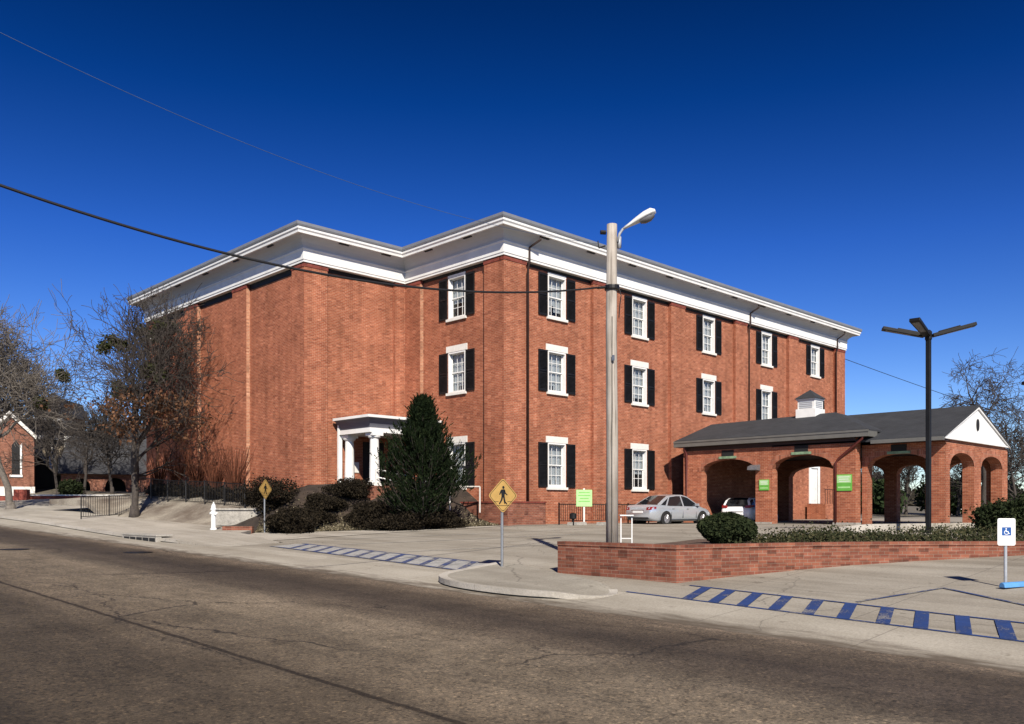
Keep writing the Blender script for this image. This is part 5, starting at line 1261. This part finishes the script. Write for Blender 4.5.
# brick church: gable towards us
d = 78; fn = frame_fn(34, d, R(28)); o = thing('brick_church', fn(-4, 2.5, 4), 'red brick church with white-trimmed gable at the far left', 'church')
m_ = MB(); m_.prism([(-9, 2), (0, 2), (0, 8.4), (-1.9, 10.3), (-3.8, 8.4), (-9, 8.4)], fn, 0, 14); m_.build('wall', 'brick_far', o)
m_ = MB(); m_.prism([(.2, 8.1), (.2, 8.45), (-1.9, 10.6), (-4.0, 8.45), (-4.0, 8.1), (-1.9, 10.2)], fn, -.3, -.003); m_.build('rake_board', 'stone', o)
m_ = MB(); m_.prism([(.25, 8.3), (-1.9, 10.45), (-1.9, 10.65), (.3, 8.5)], fn, .003, 14.2); m_.prism([(-4.05, 8.3), (-1.9, 10.45), (-1.9, 10.65), (-4.1, 8.5)], fn, .003, 14.2); m_.prism([(-9, 8.403), (-4.1, 8.403), (-4.1, 8.6), (-9, 8.6)], fn, -.2, 14.2); m_.build('roof', 'grey_roof', o)
m_ = MB(); m_.prism([(-1.75, 5.0), (-1.1, 5.0), (-1.1, 7.6), (-1.42, 8.0), (-1.75, 7.6)], fn, -.04, -.003); wo = m_.build('window', 'dark', o)
m_ = MB(); m_.prism([(-1.1, 4.9), (-.95, 4.9), (-.95, 7.75), (-1.1, 7.6)], fn, -.09, -.003); m_.prism([(-1.9, 4.75), (-.9, 4.75), (-.9, 4.95), (-1.9, 4.95)], fn, -.12, -.093); m_.build('frame', 'white', wo)
m_ = MB(); m_.prism([(-11.05, 2), (.06, 2), (.06, 3.9), (-11.05, 3.9)], fn, -.08, -.003); m_.build('stone_base', 'stone', o)
# tan building with pale columns
d = 92; fn = frame_fn(52, d, R(28)); o = thing('tan_building', fn(0, 3, 3), 'tan building with pale columns between the church and the slate-roofed hall', 'building')
m_ = MB(); m_.prism([(-2.6, 2), (2.8, 2), (2.8, 9.2), (-2.6, 9.2)], fn, 0, 8); m_.build('wall', 'tan', o)
for u in (-1.6, -.1, 1.3):
    m_ = MB(); m_.prism([(u-.16, 4), (u+.16, 4), (u+.16, 9.0), (u-.16, 9.0)], fn, -.5, -.2); m_.build('column', 'stone', o)
m_ = MB(); m_.prism([(-2.9, 9.203), (3.1, 9.203), (3.1, 9.6), (-2.9, 9.6)], fn, -.7, 8.2); m_.build('roof_edge', 'stone', o)
m_ = MB(); m_.prism([(-2.9, 9.603), (3.1, 9.603), (2.2, 11.2), (-2, 11.2)], fn, -.6, 8); m_.build('roof', 'grey_roof', o)
# dark gabled sheds
for px, w_, top, lb in ((44, 1.45, 7.6, 'dark gabled shed beside the church'), (61, 1.1, 6.8, 'dark gabled shed beside the slate-roofed hall')):
    fn = frame_fn(px, 84, R(28)); o = thing('dark_shed', fn(0, 3, 2), lb, 'shed', 'dark sheds at the far left')
    m_ = MB(); m_.prism([(-w_*.7, 2), (w_*.7, 2), (w_*.7, top-2.6), (-w_*.55, top-.2), (-w_*.7, top-.4)], fn, 0, 4); m_.build('wall', 'black', o)
    m_ = MB(); m_.prism([(w_*.8, top-2.8), (w_*.8, top-2.6), (-w_*.65, top+.1), (-w_*.6, top-.15)], fn, -.3, 4.2); m_.build('roof', 'grey_roof', o)
# hall with great grey roof over brick arches
d = 80; fn = frame_fn(100, d, R(28)); o = thing('slate_roofed_hall', fn(0, 3, 5), 'low hall with a huge grey roof above dark brick arches behind the oak', 'building')
m_ = MB(); arch_wall(m_, lambda u, z, t: fn(u, z, t), -3.2, 4.6, 2, 5.4, [(-2.4, -.8, 3.9, 4.7), (.4, 2.2, 3.9, 4.8)], .5); m_.build('wall', 'brick_far', o)
m_ = MB(); m_.prism([(-3.2, 2), (4.6, 2), (4.6, 5.2), (-3.2, 5.2)], fn, 3.0, 3.2); m_.build('back_wall', 'dark', o)
rm_ = MB(); a = [fn(-3.6, 5.1, -.6), fn(5, 5.1, -.6), fn(5, 10.2, 4.2), fn(-1.2, 9.2, 4.0), fn(-2.6, 8.6, 3.6)]; b_ = [fn(5, 5.1, 9), fn(-3.6, 5.1, 9)]
rm_.quad(*a); rm_.quad(a[2], a[1], b_[0]); rm_.quad(a[3], a[2], b_[0], b_[1]); rm_.quad(a[0], a[4], b_[1]); rm_.quad(a[4], a[3], b_[1]); rm_.quad(a[1], a[0], b_[1], b_[0]); rm_.build('roof', 'grey_roof', o, fix=False)
# low dark wall with pale coping
o = thing('low_wall', (*P(60, 66), 2), 'low dark brick wall with pale coping in front of the sheds', 'wall')
fn = frame_fn(60, 66, R(0)); m_ = MB(); m_.prism([(-6, 1), (5.6, 1), (5.6, 2.92), (-6, 2.92)], fn, 0, .35); m_.build('brickwork', 'brick_dark_red', o)
m_ = MB(); m_.prism([(-6.05, 2.923), (5.65, 2.923), (5.65, 3.02), (-6.05, 3.02)], fn, -.06, .41); m_.build('coping', 'stone', o)
fn = frame_fn(31, 67, 0)
for px in (31,):
    m_ = MB(); m_.prism([(-.5, 1), (.5, 1), (.5, 3.4), (-.5, 3.4)], fn, -1.5, -1.05); o2 = m_.build('pier', 'brick_dark_red', o)
# house on the hill
d = 118; fn = frame_fn(48, d, R(5)); o = thing('hill_house', fn(0, 8, 4), 'distant dark-roofed house with white trim up on the hill', 'house')
m_ = MB(); m_.prism([(-1.8, 5), (1.8, 5), (1.8, 14.6), (-1.8, 14.6)], fn, 0, 8); m_.build('wall', 'brick_far', o)
m_ = MB(); m_.prism([(-2.2, 14.603), (2.2, 14.603), (1.2, 17), (-1, 17)], fn, -.6, 8.4); m_.build('roof', 'grey_roof', o)
m_ = MB(); m_.prism([(-2, 13.8), (2, 13.8), (2, 14.2), (-2, 14.2)], fn, -.5, -.003); m_.build('trim', 'white', o)
# white house far right seen through the gable arch
d = 110; fn = frame_fn(957, d, 0); o = thing('white_house', fn(0, 1.2, 3), 'small distant white gabled house seen through the left gable arch', 'house')
m_ = MB(); m_.prism([(-2.6, .8), (2.2, .8), (2.2, 2.6), (1.2, 3.4), (-2.6, 1.6)], fn, 0, 5); m_.build('wall', 'white', o)
m_ = MB(); m_.prism([(-2.8, 1.6), (1.2, 3.45), (2.4, 2.55), (2.4, 2.7), (1.2, 3.62), (-2.8, 1.75)], fn, -.3, 5.3); m_.build('roof', 'grey_roof', o)
# wooded rise behind the far-left buildings
pts = []
while len(pts) < 30000:
    px = random.uniform(-120, 175); d = random.uniform(122, 165); top = 10.5+2.2*math.sin(px*.05+1)+1.6*math.sin(px*.13)+random.gauss(0, 1.2)
    X, Y = P(px, d); pts.append((X, Y, 3.5+(top)*random.random()**.7))
tag(leaves(pts, .45, 'hillside_wood', 'far_wood'), 'grey-brown leafless woodland on the rise behind the church', 'woodland', kind='stuff')

# more of the jumble behind the oak
for px, d, sd_, lb in ((58, 74, 61, 'slim bare tree between the sheds and the slate-roofed hall'), (84, 72, 62, 'slim bare tree in front of the slate-roofed hall, left one'), (112, 74, 63, 'slim bare tree in front of the slate-roofed hall, right one')):
    x, y = P(px, d); bare_tree((x, y, h(x, y)), 8.5, .9, sd_, 'bare_tree', lb, r0=.13, levels=5, fork=.3, kids=(0, 6, 5, 5, 4), tmin=.016, group='slim bare trees before the hall')
for px, d, r_, lb in ((70, 70, .8, 'dark evergreen bush left of the hall arches'),):
    x, y = P(px, d); shrub('evergreen_bush', lb, 'bush', (x, y, h(x, y)+r_*.8), (r_*1.2, r_*1.2, r_), 2600, .13, 'leaf_shrub', None, la=.2)
